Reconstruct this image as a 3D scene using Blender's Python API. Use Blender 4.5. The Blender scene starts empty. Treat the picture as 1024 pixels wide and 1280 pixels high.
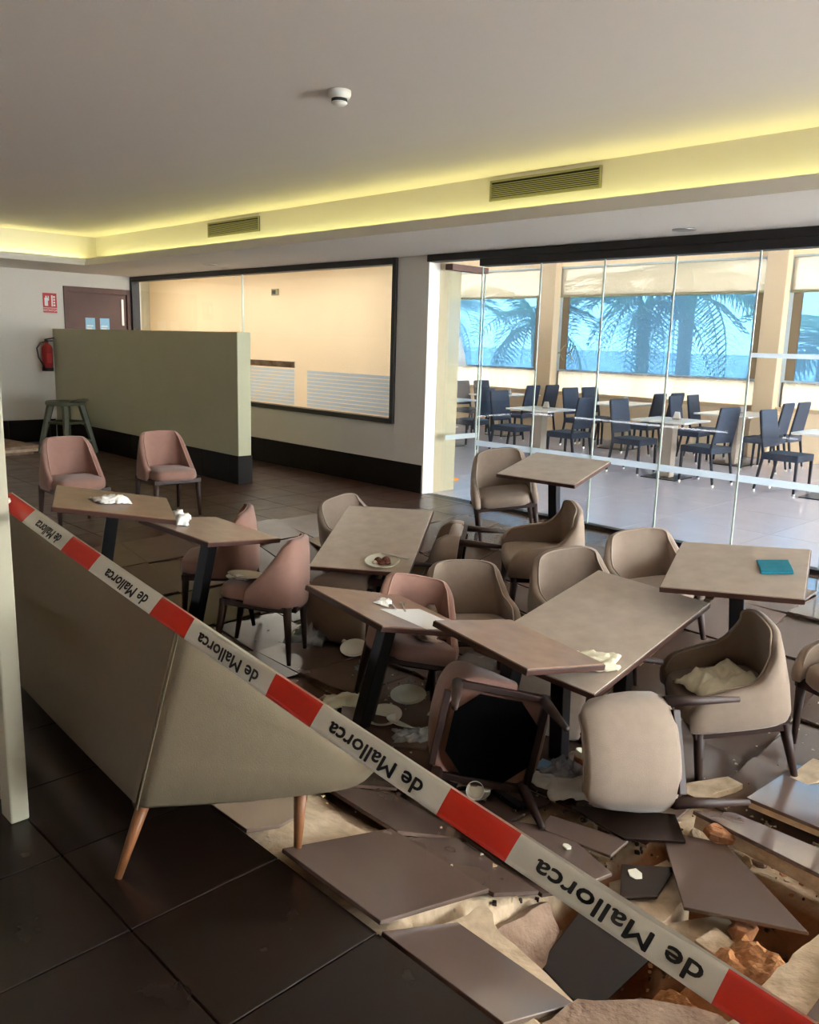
import bpy, math, random
from mathutils import Vector, Matrix, Euler, noise
random.seed(7)
sc = bpy.context.scene
COL = sc.collection
# ------------------------------------------------------------------ camera, world, light, exposure
cd = bpy.data.cameras.new('camera'); cam = bpy.data.objects.new('camera', cd); COL.objects.link(cam)
_m = [[0.69909268, -0.15947418, 0.69702038], [0.71447335, 0.11730361, -0.68975916], [0.02823577, 0.98020806, 0.19594614]]
cam.matrix_world = Matrix(((_m[0][0], _m[0][1], _m[0][2], 0), (_m[1][0], _m[1][1], _m[1][2], 0), (_m[2][0], _m[2][1], _m[2][2], 1.6), (0, 0, 0, 1)))
cd.sensor_fit = 'VERTICAL'; cd.sensor_height = 24; cd.lens = 24 * 1053 / 1280; cd.clip_start = .05; cd.clip_end = 300
sc.camera = cam
vs = sc.view_settings
vs.view_transform = 'Standard'; vs.look = 'None'; vs.gamma = 1; vs.use_curve_mapping = False
vs.exposure = 1.85
w = bpy.data.worlds.new('sky'); sc.world = w; w.use_nodes = True
_bg = w.node_tree.nodes['Background']; _bg.inputs[0].default_value = (.90, .96, 1.0, 1); _bg.inputs[1].default_value = 9
_sd = bpy.data.lights.new('sun', 'SUN'); _sd.energy = 4.0; _sd.angle = .02; _sd.color = (1, .95, .85)
_so = bpy.data.objects.new('sun', _sd); COL.objects.link(_so); _so.rotation_euler = (math.radians(38), 0, math.radians(-25))
sc.cycles.max_bounces = 10; sc.cycles.diffuse_bounces = 5; sc.cycles.glossy_bounces = 4
sc.cycles.transparent_max_bounces = 24; sc.cycles.transmission_bounces = 6
sc.cycles.caustics_reflective = False; sc.cycles.caustics_refractive = False
sc.cycles.sample_clamp_indirect = 6

# ------------------------------------------------------------------ materials
def lin(c): return tuple(((x / 12.92) if x <= .04045 else ((x + .055) / 1.055) ** 2.4) for x in c)
def hx(r, g, b): return lin((r / 255, g / 255, b / 255))
def mat(name, col, rough=.6, metal=0, noise_amt=0, nscale=8, bump=0, bscale=60, spec=.5, coat=0, col2=None, emit=None, estr=0, sheen=0):
    m = bpy.data.materials.new(name); m.use_nodes = True; nt = m.node_tree; b = nt.nodes['Principled BSDF']
    b.inputs['Base Color'].default_value = (*col, 1); b.inputs['Roughness'].default_value = rough; b.inputs['Metallic'].default_value = metal
    b.inputs['Specular IOR Level'].default_value = spec; b.inputs['Coat Weight'].default_value = coat
    if sheen: b.inputs['Sheen Weight'].default_value = sheen
    if emit: b.inputs['Emission Color'].default_value = (*emit, 1); b.inputs['Emission Strength'].default_value = estr
    tc = None
    if noise_amt or bump or col2: tc = nt.nodes.new('ShaderNodeTexCoord')
    if noise_amt or col2:
        n = nt.nodes.new('ShaderNodeTexNoise'); n.inputs['Scale'].default_value = nscale; n.inputs['Detail'].default_value = 6
        nt.links.new(tc.outputs['Object'], n.inputs['Vector'])
        r = nt.nodes.new('ShaderNodeMapRange'); r.inputs[1].default_value = .3; r.inputs[2].default_value = .7
        nt.links.new(n.outputs['Fac'], r.inputs[0])
        mx = nt.nodes.new('ShaderNodeMix'); mx.data_type = 'RGBA'
        c2 = col2 or tuple(x * (1 - noise_amt) for x in col)
        mx.inputs[6].default_value = (*col, 1); mx.inputs[7].default_value = (*c2, 1)
        nt.links.new(r.outputs[0], mx.inputs[0]); nt.links.new(mx.outputs[2], b.inputs['Base Color'])
    if bump:
        n2 = nt.nodes.new('ShaderNodeTexNoise'); n2.inputs['Scale'].default_value = bscale; n2.inputs['Detail'].default_value = 4
        nt.links.new(tc.outputs['Object'], n2.inputs['Vector'])
        bp = nt.nodes.new('ShaderNodeBump'); bp.inputs['Strength'].default_value = bump; bp.inputs['Distance'].default_value = .01
        nt.links.new(n2.outputs['Fac'], bp.inputs['Height']); nt.links.new(bp.outputs[0], b.inputs['Normal'])
    return m
def glass_mat(name, tint, refl=1.0, haze=0, hazecol=(1, 1, 1)):
    m = bpy.data.materials.new(name); m.use_nodes = True; nt = m.node_tree; nt.nodes.remove(nt.nodes['Principled BSDF'])
    out = nt.nodes['Material Output']
    t = nt.nodes.new('ShaderNodeBsdfTransparent'); t.inputs[0].default_value = (*tint, 1)
    g = nt.nodes.new('ShaderNodeBsdfGlossy'); g.inputs['Roughness'].default_value = .02
    f = nt.nodes.new('ShaderNodeFresnel'); f.inputs[0].default_value = 1.45
    mu = nt.nodes.new('ShaderNodeMath'); mu.operation = 'MULTIPLY'; mu.inputs[1].default_value = refl
    gb = nt.nodes.new('ShaderNodeNewGeometry'); nb = nt.nodes.new('ShaderNodeMath'); nb.operation = 'SUBTRACT'; nb.inputs[0].default_value = 1
    nt.links.new(gb.outputs['Backfacing'], nb.inputs[1]); mb_ = nt.nodes.new('ShaderNodeMath'); mb_.operation = 'MULTIPLY'
    nt.links.new(f.outputs[0], mb_.inputs[0]); nt.links.new(nb.outputs[0], mb_.inputs[1]); nt.links.new(mb_.outputs[0], mu.inputs[0])
    mx = nt.nodes.new('ShaderNodeMixShader'); nt.links.new(mu.outputs[0], mx.inputs[0])
    last = t.outputs[0]
    if haze:
        d = nt.nodes.new('ShaderNodeBsdfTranslucent'); d.inputs[0].default_value = (*hazecol, 1)
        d2 = nt.nodes.new('ShaderNodeBsdfDiffuse'); d2.inputs[0].default_value = (*hazecol, 1)
        md = nt.nodes.new('ShaderNodeMixShader'); md.inputs[0].default_value = .35
        nt.links.new(d.outputs[0], md.inputs[1]); nt.links.new(d2.outputs[0], md.inputs[2])
        mh = nt.nodes.new('ShaderNodeMixShader'); mh.inputs[0].default_value = haze
        nt.links.new(t.outputs[0], mh.inputs[1]); nt.links.new(md.outputs[0], mh.inputs[2]); last = mh.outputs[0]
    nt.links.new(last, mx.inputs[1]); nt.links.new(g.outputs[0], mx.inputs[2]); nt.links.new(mx.outputs[0], out.inputs[0])
    return m
def tile_mat(name, col, mottle, mottlecol, rough, seed):  # noise mixes the tile colour toward a second, lighter tone
    m = mat(name, col, rough); nt = m.node_tree; b = nt.nodes['Principled BSDF']
    geo = nt.nodes.new('ShaderNodeNewGeometry')
    n = nt.nodes.new('ShaderNodeTexNoise'); n.noise_dimensions = '4D'; n.inputs['W'].default_value = seed; n.inputs['Scale'].default_value = 1.6; n.inputs['Detail'].default_value = 4; n.inputs['Roughness'].default_value = .55
    nt.links.new(geo.outputs['Position'], n.inputs['Vector'])
    r = nt.nodes.new('ShaderNodeMapRange'); r.inputs[1].default_value = .2; r.inputs[2].default_value = .85; r.inputs[3].default_value = mottle * .45; r.inputs[4].default_value = mottle
    nt.links.new(n.outputs['Fac'], r.inputs[0])
    mx = nt.nodes.new('ShaderNodeMix'); mx.data_type = 'RGBA'; mx.inputs[6].default_value = (*col, 1); mx.inputs[7].default_value = (*mottlecol, 1)
    nt.links.new(r.outputs[0], mx.inputs[0]); nt.links.new(mx.outputs[2], b.inputs['Base Color'])
    n3 = nt.nodes.new('ShaderNodeTexNoise'); n3.inputs['Scale'].default_value = 5; n3.inputs['Detail'].default_value = 5
    nt.links.new(geo.outputs['Position'], n3.inputs['Vector'])
    rr = nt.nodes.new('ShaderNodeMapRange'); rr.inputs[1].default_value = .3; rr.inputs[2].default_value = .7; rr.inputs[3].default_value = rough * .85; rr.inputs[4].default_value = rough * 1.15
    nt.links.new(n3.outputs['Fac'], rr.inputs[0]); nt.links.new(rr.outputs[0], b.inputs['Roughness'])
    return m
M = {}
M['white'] = mat('white_paint', hx(222, 216, 206), .85, bump=.05, bscale=120)
M['ceil'] = mat('ceiling_paint', hx(214, 204, 196), .9)
M['sage'] = mat('sage_paint', hx(188, 186, 156), .85, noise_amt=.05, nscale=3)
M['beige_wall'] = mat('beige_wall', hx(250, 225, 190), .8, noise_amt=.05, nscale=2)
M['cream_pillar'] = mat('cream_pillar', hx(222, 196, 162), .7)
M['wing_paint'] = mat('wing_paint', hx(190, 174, 144), .8)
M['black_frame'] = mat('black_frame', hx(28, 24, 24), .45)
M['dark_tile'] = mat('dark_skirting', hx(24, 15, 13), .55, spec=.15, noise_amt=.3, nscale=5)
M['tile_darker'] = tile_mat('tile_darker', hx(30, 19, 16), .10, hx(84, 64, 54), .24, 1)  # darkest tile tone, for the level foreground and some loose pieces
M['tile_muted'] = tile_mat('tile_muted', hx(58, 42, 36), .75, hx(122, 101, 90), .24, 2)  # lighter, greyer tile tone, for the sagging floor and beyond
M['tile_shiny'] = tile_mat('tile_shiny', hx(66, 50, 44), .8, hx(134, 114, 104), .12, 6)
M['tile_shiny'].node_tree.nodes['Principled BSDF'].inputs['Specular IOR Level'].default_value = 1
M['tile_muted'].node_tree.nodes['Principled BSDF'].inputs['Specular IOR Level'].default_value = .3
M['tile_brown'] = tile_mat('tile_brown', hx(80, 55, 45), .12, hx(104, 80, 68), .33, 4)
M['tile_side'] = mat('tile_body', hx(60, 48, 44), .7)
M['screed'] = mat('screed', hx(226, 202, 172), .95, nscale=14, col2=hx(184, 158, 128), bump=.8, bscale=30)
M['screed_dark'] = mat('screed_grey', hx(186, 158, 138), .95, nscale=9, col2=hx(140, 112, 94), bump=.8, bscale=40)
M['earth'] = mat('earth', hx(206, 148, 98), 1, nscale=18, col2=hx(160, 106, 66), bump=1, bscale=50)
M['brick'] = mat('brick', hx(182, 124, 84), .95, noise_amt=.4, nscale=20, bump=.6)
M['grout'] = mat('grout', hx(120, 104, 92), .9)
M['table_stone'] = mat('table_laminate_taupe', hx(196, 180, 164), .28, nscale=10, col2=hx(178, 160, 144), spec=.6)
M['table_brown'] = mat('table_laminate_brown', hx(160, 128, 104), .3, nscale=10, col2=hx(140, 108, 86), spec=.6)
M['table_edge'] = mat('table_edge', hx(70, 42, 34), .4)
M['black_metal'] = mat('black_metal', hx(16, 16, 20), .35, metal=.2)
M['beige_fabric'] = mat('beige_fabric', hx(150, 130, 114), .85, noise_amt=.1, nscale=20, bump=.15, bscale=300, sheen=.25)
M['beige_pipe'] = mat('beige_piping', hx(168, 150, 134), .8)
M['pink_fabric'] = mat('pink_fabric', hx(152, 112, 98), .85, noise_amt=.1, nscale=20, bump=.15, bscale=300, sheen=.25)
M['pink_pipe'] = mat('pink_piping', hx(168, 130, 116), .8)
M['walnut'] = mat('walnut_leg', hx(56, 34, 28), .55, noise_amt=.3, nscale=12)
M['oak'] = mat('oak_leg', hx(150, 96, 58), .45, noise_amt=.3, nscale=12)
M['black_cloth'] = mat('black_dust_cloth', hx(6, 6, 8), 1, spec=.05)
M['sofa'] = mat('sofa_fabric', hx(122, 108, 86), .8, noise_amt=.06, nscale=30, bump=.1, bscale=260)
M['sofa_seam'] = mat('sofa_seam', hx(120, 106, 84), .9)
M['cream_paint'] = mat('cream_paint', hx(186, 180, 156), .6)
M['door_wood'] = mat('door_wood', hx(96, 60, 48), .5, noise_amt=.25, nscale=6)
M['paper'] = mat('paper', hx(236, 234, 230), .8)
M['paper_blue'] = mat('paper_blue', hx(150, 196, 226), .8)
M['napkin'] = mat('white_napkin', hx(238, 234, 228), .9)
M['napkin_cream'] = mat('cream_napkin', hx(222, 214, 186), .9)
M['napkin_teal'] = mat('teal_napkin', hx(32, 138, 164), .9, noise_amt=.2, nscale=30)
M['napkin_pink'] = mat('pinkish_napkin', hx(214, 186, 168), .9)
M['china'] = mat('china', hx(236, 232, 214), .15, coat=.5)
M['china_green'] = mat('china_green_rim', hx(224, 220, 200), .2, coat=.5)
M['food'] = mat('food', hx(110, 56, 36), .6, noise_amt=.4, nscale=40)
M['red'] = mat('red_paint', hx(150, 24, 24), .3)
M['sign_red'] = mat('sign_red', hx(196, 40, 44), .5)
M['tape_red'] = mat('tape_red', hx(226, 48, 24), .35)
M['tape_white'] = mat('tape_white', hx(232, 230, 214), .35)
M['ink'] = mat('black_ink', hx(18, 18, 18), .6)
M['steel'] = mat('steel', hx(190, 186, 180), .35, metal=.8)
M['column_wood'] = mat('pale_column', hx(190, 176, 160), .5)
M['white_top'] = mat('white_table_top', hx(245, 245, 240), .25)
M['wicker'] = mat('navy_wicker', hx(52, 66, 88), .6, noise_amt=.4, nscale=60, bump=.6, bscale=160)
M['wicker_dark'] = mat('navy_frame', hx(34, 42, 56), .5)
M['dining_tile'] = mat('pale_dining_tile', hx(200, 197, 212), .22, noise_amt=.06, nscale=3)
M['stool'] = mat('olive_plastic', hx(84, 86, 66), .5)
M['grille'] = mat('grille', hx(150, 146, 110), .5)
M['grille_dark'] = mat('grille_dark', hx(40, 38, 32), .8)
M['led'] = mat('led_strip', (1, 1, .6), .5, emit=(.97, 1.0, .42), estr=4.6)
M['lamp'] = mat('lamp_panel', (1, .95, .85), .5, emit=(1.0, .93, .82), estr=4.4)
M['glass'] = glass_mat('clear_glass', (.965, .98, .975), .9)
M['glass_edge'] = mat('glass_edge', hx(190, 205, 198), .25)
M['film'] = glass_mat('frosted_film', (.9, .95, 1), .5, .7, (.86, .94, 1))
M['pvc'] = glass_mat('blue_pvc', (.17, .255, .325), .4, .2, (.30, .42, .52))
M['blind'] = glass_mat('blind_fabric', (.46, .43, .39), .0, .72, (.46, .40, .33))
M['lower_fabric'] = glass_mat('lower_fabric', (.10, .085, .065), .0, .85, (.24, .195, .145))
M['clear_plastic'] = glass_mat('clear_plastic', (.9, .92, .95), 2.2, .35, (.9, .92, .95))
M['foil'] = mat('foil', hx(225, 230, 238), .25, metal=.45, noise_amt=.4, nscale=30)
M['palm_leaf'] = mat('palm_leaf', hx(70, 118, 62), .5, noise_amt=.4, nscale=3)
M['palm_trunk'] = mat('palm_trunk', hx(150, 124, 100), .9, noise_amt=.4, nscale=14)
M['terrace'] = mat('terrace', hx(190, 190, 190), .8)
M['garden_wall'] = mat('garden_wall_paint', hx(190, 205, 215), .8)
M['hedge'] = mat('hedge_green', hx(60, 96, 70), .8, noise_amt=.6, nscale=4)
M['orange'] = mat('orange_plastic', hx(240, 150, 40), .5)

# ------------------------------------------------------------------ mesh helpers
class MB:
    def __init__(s): s.v = []; s.f = []; s.mi = []; s.cur = 0
    def add(s, vs_, fs_):
        o = len(s.v); s.v += [tuple(p) for p in vs_]
        for f in fs_: s.f.append(tuple(i + o for i in f)); s.mi.append(s.cur)
        return s
    def box(s, x0, x1, y0, y1, z0, z1, T=None):
        p = [(x, y, z) for z in (z0, z1) for y in (y0, y1) for x in (x0, x1)]
        if T: p = [T @ Vector(q) for q in p]
        return s.add(p, [(0, 2, 3, 1), (4, 5, 7, 6), (0, 1, 5, 4), (1, 3, 7, 5), (3, 2, 6, 7), (2, 0, 4, 6)])
    def prism(s, poly, z0, z1, T=None, top=None):
        n = len(poly); zt = z1 if callable(z1) else (lambda x, y: z1); zb = z0 if callable(z0) else (lambda x, y: z0)
        p = [(x, y, zb(x, y)) for x, y in poly] + [(x, y, zt(x, y)) for x, y in (top or poly)]
        if T: p = [T @ Vector(q) for q in p]
        return s.add(p, [tuple(reversed(range(n))), tuple(range(n, 2 * n))] + [(i, (i + 1) % n, n + (i + 1) % n, n + i) for i in range(n)])
    def tube(s, pts, rad, n=8, cap=True, ph=0, sq=(1, 1)):
        pts = [Vector(p) for p in pts]; k = len(pts)
        if not isinstance(rad, (list, tuple)): rad = [rad] * k
        d0 = (pts[1] - pts[0]).normalized(); a = Vector((0, 0, 1)) if abs(d0.z) < .9 else Vector((1, 0, 0))
        u = (a - d0 * a.dot(d0)).normalized(); ring = []
        for i in range(k):
            d = (pts[min(i + 1, k - 1)] - pts[max(i - 1, 0)]).normalized()
            u = (u - d * u.dot(d)).normalized(); v = d.cross(u)
            ring += [pts[i] + (u * math.cos(ph + 2 * math.pi * j / n) * sq[0] + v * math.sin(ph + 2 * math.pi * j / n) * sq[1]) * rad[i] for j in range(n)]
        fs_ = [(i * n + j, i * n + (j + 1) % n, (i + 1) * n + (j + 1) % n, (i + 1) * n + j) for i in range(k - 1) for j in range(n)]
        if cap: fs_ += [tuple(reversed(range(n))), tuple((k - 1) * n + j for j in range(n))]
        return s.add(ring, fs_)
    def lathe(s, prof, n=20, c=(0, 0, 0), T=None, sx=1, sy=1):
        p = [(c[0] + r * sx * math.cos(2 * math.pi * j / n), c[1] + r * sy * math.sin(2 * math.pi * j / n), c[2] + z) for r, z in prof for j in range(n)]
        if T: p = [T @ Vector(q) for q in p]
        k = len(prof)
        fs_ = [(i * n + j, i * n + (j + 1) % n, (i + 1) * n + (j + 1) % n, (i + 1) * n + j) for i in range(k - 1) for j in range(n)]
        if prof[0][0] > 1e-5: fs_.append(tuple(reversed(range(n))))
        if prof[-1][0] > 1e-5: fs_.append(tuple((k - 1) * n + j for j in range(n)))
        return s.add(p, fs_)
    def grid(s, nu, nv, fn):
        p = [fn(i / (nu - 1), j / (nv - 1)) for j in range(nv) for i in range(nu)]
        return s.add(p, [(j * nu + i, j * nu + i + 1, (j + 1) * nu + i + 1, (j + 1) * nu + i) for j in range(nv - 1) for i in range(nu - 1)])
def obj(name, mb, m, parent=None, smooth=False, bevel=0, solid=0, seg=2, sub=0):
    me = bpy.data.meshes.new(name); me.from_pydata(mb.v, [], mb.f); me.update()
    ms = m if isinstance(m, (list, tuple)) else [m]
    for x in ms: me.materials.append(M[x])
    if len(ms) > 1: me.polygons.foreach_set('material_index', mb.mi)
    if smooth: me.polygons.foreach_set('use_smooth', [True] * len(me.polygons))
    o = bpy.data.objects.new(name, me); COL.objects.link(o)
    if parent: o.parent = parent
    if solid: q = o.modifiers.new('thick', 'SOLIDIFY'); q.thickness = solid; q.offset = 0
    if bevel: q = o.modifiers.new('bevel', 'BEVEL'); q.width = bevel; q.segments = seg; q.limit_method = 'ANGLE'; q.angle_limit = .7
    if sub: q = o.modifiers.new('sub', 'SUBSURF'); q.levels = sub; q.render_levels = sub
    return o
def tag(o, label, cat, group=None, kind=None):
    if label: o['label'] = label
    if cat: o['category'] = cat
    if group: o['group'] = group
    if kind: o['kind'] = kind
    return o
def struct(name, mb, m, label=None, **k):
    o = obj(name, mb, m, **k); o['kind'] = 'structure'
    if label: o['label'] = label
    return o
def thing(name, label, cat, loc=(0, 0, 0), rot=(0, 0, 0), group=None, scale=1):
    o = bpy.data.objects.new(name, None); COL.objects.link(o); o.location = loc
    o.rotation_euler = [math.radians(a) for a in rot]; o.scale = (scale,) * 3; o.empty_display_size = .1
    return tag(o, label, cat, group)
def dup(root, label, loc, rot=(0, 0, 0), group=None, scale=None):
    def rec(o, par):
        c = o.copy(); COL.objects.link(c); c.parent = par
        for ch in list(o.children): rec(ch, c)
        return c
    r = rec(root, None); r.location = loc; r.rotation_euler = [math.radians(a) for a in rot]
    if scale: r.scale = (scale,) * 3
    return tag(r, label, None, group)
def on(root, x, y, z, yaw=0, o=None, pitch=0, roll=0):
    """place object o at local point (unscaled metres along the root's own axes) of root"""
    R = Euler(root.rotation_euler).to_matrix().to_4x4()
    W = Matrix.Translation(root.location) @ R @ Matrix.Translation((x, y, z)) @ Euler((math.radians(roll), math.radians(pitch), math.radians(yaw))).to_matrix().to_4x4()
    o.location = W.to_translation(); o.rotation_euler = W.to_euler(); return o
def ss(a, b, x):
    t = min(1, max(0, (x - a) / (b - a))); return t * t * (3 - 2 * t)
def zf(x, y):
    """height of the sagging floor"""
    x0 = -.85 + 1.1 * ss(2.3, 3.2, y)
    return -.36 * ss(1.42, 2.6, y) * (1 - ss(3.7, 5.8, y)) * ss(-6.3, -4.2, x) * (1 - ss(x0, x0 + .35 + .5 * ss(2.3, 3.2, y), x))

# ------------------------------------------------------------------ room shell
YB = 6.45
b = MB(); b.box(-12.9, -6.8, YB, 6.6, -.12, .72); b.box(-6.8, -6.33, YB, 6.62, -.12, 2.5); b.box(2, 4.2, YB, 6.6, -.12, 2.5)
struct('wall_north', b, 'white', bevel=.004)
b = MB(); b.box(-13.05, -12.9, -4, 5.4, 0, 2.6); b.box(-13.05, -12.9, 5.4, 6.4, 2.26, 2.6); b.box(-13.05, -12.9, 6.4, 6.6, 0, 2.6)
struct('wall_west', b, 'white')
b = MB(); b.box(-13.05, 4.2, -4.15, -4, 0, 2.9); struct('wall_south', b, 'door_wood')  # unseen wall, given a dark wood colour to cut bounced light
b = MB(); b.box(4, 4.15, -4, 3.0, 0, 2.9); b.box(4, 4.15, 6.2, 6.6, 0, 2.9); b.box(4, 4.15, 3.0, 6.2, 2.45, 2.9); b.box(4, 4.15, 3.0, 6.2, 0, .15)
struct('wall_east', b, 'white')
b = MB(); b.box(4.03, 4.07, 3.0, 3.06, .15, 2.45); b.box(4.03, 4.07, 6.14, 6.2, .15, 2.45); b.box(4.03, 4.07, 3.06, 6.14, .15, .21); b.box(4.03, 4.07, 3.06, 6.14, 2.39, 2.45); b.box(4.03, 4.07, 4.57, 4.63, .21, 2.39)
w2 = struct('window_2', b, 'black_frame'); b = MB(); b.box(4.045, 4.055, 3.06, 6.14, .21, 2.39); obj('pane', b, 'glass', w2)  # unseen window, added and sized for fill light from the east
# low partition
b = MB(); b.box(-12.9, -7.95, 5.17, 5.34, 0, 1.67); struct('wall_partition', b, 'sage', bevel=.006)
# ceilings
b = MB(); b.box(-13.05, 4.2, -4.15, 6.6, 2.9, 3.0); struct('ceiling', b, 'ceil')
b = MB(); b.box(-11.35, 4.15, 5.03, 6.6, 2.5, 2.54); b.box(-13.05, -11.35, -4, 6.6, 2.5, 2.54)
b.box(-11.65, 4.15, 5.33, 6.6, 2.54, 2.9); b.box(-13.05, -11.65, -4, 6.6, 2.54, 2.9)
struct('ceiling_soffit', b, 'white')
b = MB(); b.box(-11.35, 4.15, 5.03, 5.055, 2.54, 2.585); struct('trim_1', b, 'white')
b = MB(); b.box(-11.35, -11.325, -4, 5.055, 2.54, 2.585); struct('trim_2', b, 'white')
tr = thing('led_strip', 'yellow glowing light strip hidden in the cove above glass wall', 'light strip', (-3.6, 5.285, 2.545))
b = MB(); b.box(-7.75, 7.7, -.012, .012, 0, .012); obj('strip', b, 'led', tr)
tr = thing('led_strip', 'yellow glowing light strip hidden in the cove along the extinguisher wall', 'light strip', (-11.60, .6, 2.545))
b = MB(); b.box(-.012, .012, -4.5, 4.55, 0, .012); obj('strip', b, 'led', tr)
# skirting
def skirting(name, x0, x1, y, step, h, axis='x', t=.012, sgn=-1, off=0):
    b = MB()
    lo, hi = sorted((y + sgn * .006, y))
    if axis == 'x': b.box(x0, x1, lo, hi, 0, h - .002)
    else: b.box(lo, hi, x0, x1, 0, h - .002)
    s = struct(name, b, 'grout'); x = x0 - off; lo, hi = sorted((y + sgn * t, y))
    while x < x1 - .01:
        a, c = max(x, x0) + .0015, min(x + step, x1) - .0015
        if c - a > .01:
            b = MB()
            if axis == 'x': b.box(a, c, lo, hi, 0.001, h)
            else: b.box(lo, hi, a, c, 0.001, h)
            obj('tile', b, 'dark_tile', s, bevel=.002)
        x += step
skirting('baseboard_north', -12.88, -6.345, YB, .597, .31, off=.0)
skirting('baseboard_partition', -12.88, -7.94, 5.17, .597, .32)
skirting('baseboard_partition_end', 5.16, 5.345, -7.95, .3, .32, 'y', sgn=1)
skirting('baseboard_west', -3.9, 5.15, -12.9, .597, .33, 'y', sgn=1)
# corridor window in the north wall
b = MB(); b.box(-12.9, -12.83, 6.42, 6.55, .72, 2.5); b.box(-6.86, -6.8, 6.42, 6.55, .72, 2.5); b.box(-12.83, -6.86, 6.42, 6.55, .72, .775); b.box(-12.83, -6.86, 6.42, 6.55, 2.43, 2.5)
w1 = struct('window_1', b, 'black_frame', bevel=.003)
for a, c in ((-12.83, -9.835), (-9.825, -6.86)):
    b = MB(); b.box(a, c, 6.48, 6.49, .775, 2.43); obj('pane', b, 'glass', w1)
b = MB(); b.box(-9.836, -9.824, 6.475, 6.495, .775, 2.43); obj('pane_joint', b, 'glass_edge', w1)
b = MB()
for k in range(10):
    b.box(-9.7, -8.66, 6.468, 6.472, .80 + k * .045, .835 + k * .045)
    b.box(-8.4, -6.9, 6.468, 6.472, .80 + k * .045, .835 + k * .045)
q = obj('frosted_stripes', b, 'film', w1); q['label'] = 'frosted white privacy stripes on the pane'
b = MB(); b.box(-9.75, -8.66, 6.465, 6.474, 1.26, 1.335); q = obj('film_band', b, 'screed_dark', w1); q['label'] = 'dark grey band above the stripes'
# corridor
b = MB(); b.box(-15.4, -8.55, 8.0, 8.12, 0, 2.9); struct('wall_corridor', b, 'beige_wall')
b = MB(); b.box(-15.4, -15.28, 6.4, 8.0, 0, 2.9); b.box(-15.4, -13.05, 6.4, 6.55, 0, 2.9); struct('wall_corridor_end', b, 'cream_paint')
b = MB(); b.box(-15.4, -6.4, 6.6, 8.3, 2.72, 2.8); struct('ceiling_corridor', b, 'white')
for i, x in enumerate((-13.6, -11.4, -9.3)):
    t = thing('ceiling_lamp', ['warm long ceiling lamp at the far end of the beige corridor', 'warm long ceiling lamp over the middle of the beige corridor', 'warm long ceiling lamp where the beige corridor opens to the dining room'][i], 'lamp', (x, 6.98, 2.72), group='corridor ceiling lamps')
    b = MB(); b.box(-.93, .93, -.2, .2, -.03, 0); obj('frame', b, 'white', t, bevel=.004)
    b = MB(); b.box(-.9, .9, -.17, .17, -.036, -.031); obj('diffuser', b, 'lamp', t)
t = thing('wall_sign', 'tiny grey sign on the beige corridor wall', 'sign', (-11.2, 7.995, 2.33))
b = MB(); b.box(-.09, .09, -.02, 0, -.05, .05); obj('plate', b, 'grille', t, bevel=.004); b = MB(); b.box(-.06, .03, -.024, -.02, -.03, .03); obj('symbol', b, 'grille_dark', t)
# short wing wall at the jamb, head rail and glass doors
b = MB(); b.box(-6.42, -6.33, 6.62, 6.95, 0, 3.3); struct('wall_wing', b, 'wing_paint')
b = MB(); b.box(-6.33, 2, 6.41, 6.56, 2.43, 2.5); b.box(-5.62, 2, 6.42, 6.55, 2.36, 2.43); struct('trim_3', b, 'black_frame', bevel=.006)
b = MB(); b.box(-6.33, 2, 6.41, 6.60, 2.5, 3.3); struct('wall_lintel', b, 'white')
b = MB(); b.box(-6.33, 2, 6.43, 6.56, -.12, .0); b.box(-5.62, 2, 6.43, 6.52, .0, .035); struct('trim_4', b, 'black_frame', bevel=.004)
b = MB(); b.box(-6.24, -6.14, 6.6, 7.17, 2.36, 2.42); struct('trim_5', b, 'door_wood')
jx = [-5.62, -4.91, -4.23, -3.56, -2.87, -2.18, -1.49, -.8, -.11, .58, 1.27, 1.96]
ordn = ['first', 'second', 'third', 'fourth', 'fifth', 'sixth', 'seventh', 'eighth', 'ninth', 'tenth', 'eleventh']
def squiggle(parent, x, z, y):
    for dx in (-.055, .055):
        pts = [(x + dx + .045 * math.cos(a * .45) * (1 if a < 7 else .8), y, z + .05 - a * .0085 + .02 * math.sin(a * .9)) for a in range(13)]
        b = MB(); b.tube(pts, .004, 5); obj('etched_swirl', b, 'grille', parent)
for i in range(11):
    a, c = jx[i] + .003, jx[i + 1] - .003
    t = thing('glass_door_panel', f'{ordn[i]} fixed frameless glass panel counted from the column, between the two rooms', 'glass panel', ((a + c) / 2, 6.475, .035), group='frameless glass panels')
    h = (c - a) / 2
    b = MB(); b.box(-h + .006, h - .006, -.005, .005, 0, 2.33); obj('pane', b, 'glass', t)
    for s in (-1, 1):
        b = MB(); b.box(s * h - .004, s * h + .004, -.0055, .0055, 0, 2.33); obj('edge', b, 'glass_edge', t)
    b = MB(); b.box(-h + .006, h - .006, -.008, -.0055, .57, .625); obj('frosted_band', b, 'film', t)
    if i >= 4: b = MB(); b.box(-h + .006, h - .006, -.008, -.0055, 1.535, 1.57); obj('frosted_band', b, 'film', t)
    if i == 1: squiggle(t, 0, 1.53, -.007)
for i in range(2):
    t = thing('parked_glass_panel', ['frameless glass panel parked beside the column, the one against the beige wing wall', 'frameless glass panel parked beside the column, the outer one with a frosted band'][i], 'glass panel', (-6.22 + i * .04, 6.89, .02), group='glass panels parked by the column')
    b = MB(); b.box(-.004, .004, -.27, .27, 0, 2.34); obj('pane', b, 'glass', t)
    b = MB(); b.box(-.006, .006, .27, .282, 0, 2.34); obj('edge', b, 'glass_edge', t)
    if i == 1: b = MB(); b.box(-.006, -.0045, -.26, .26, .57, .625); obj('frosted_band', b, 'film', t)
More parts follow.
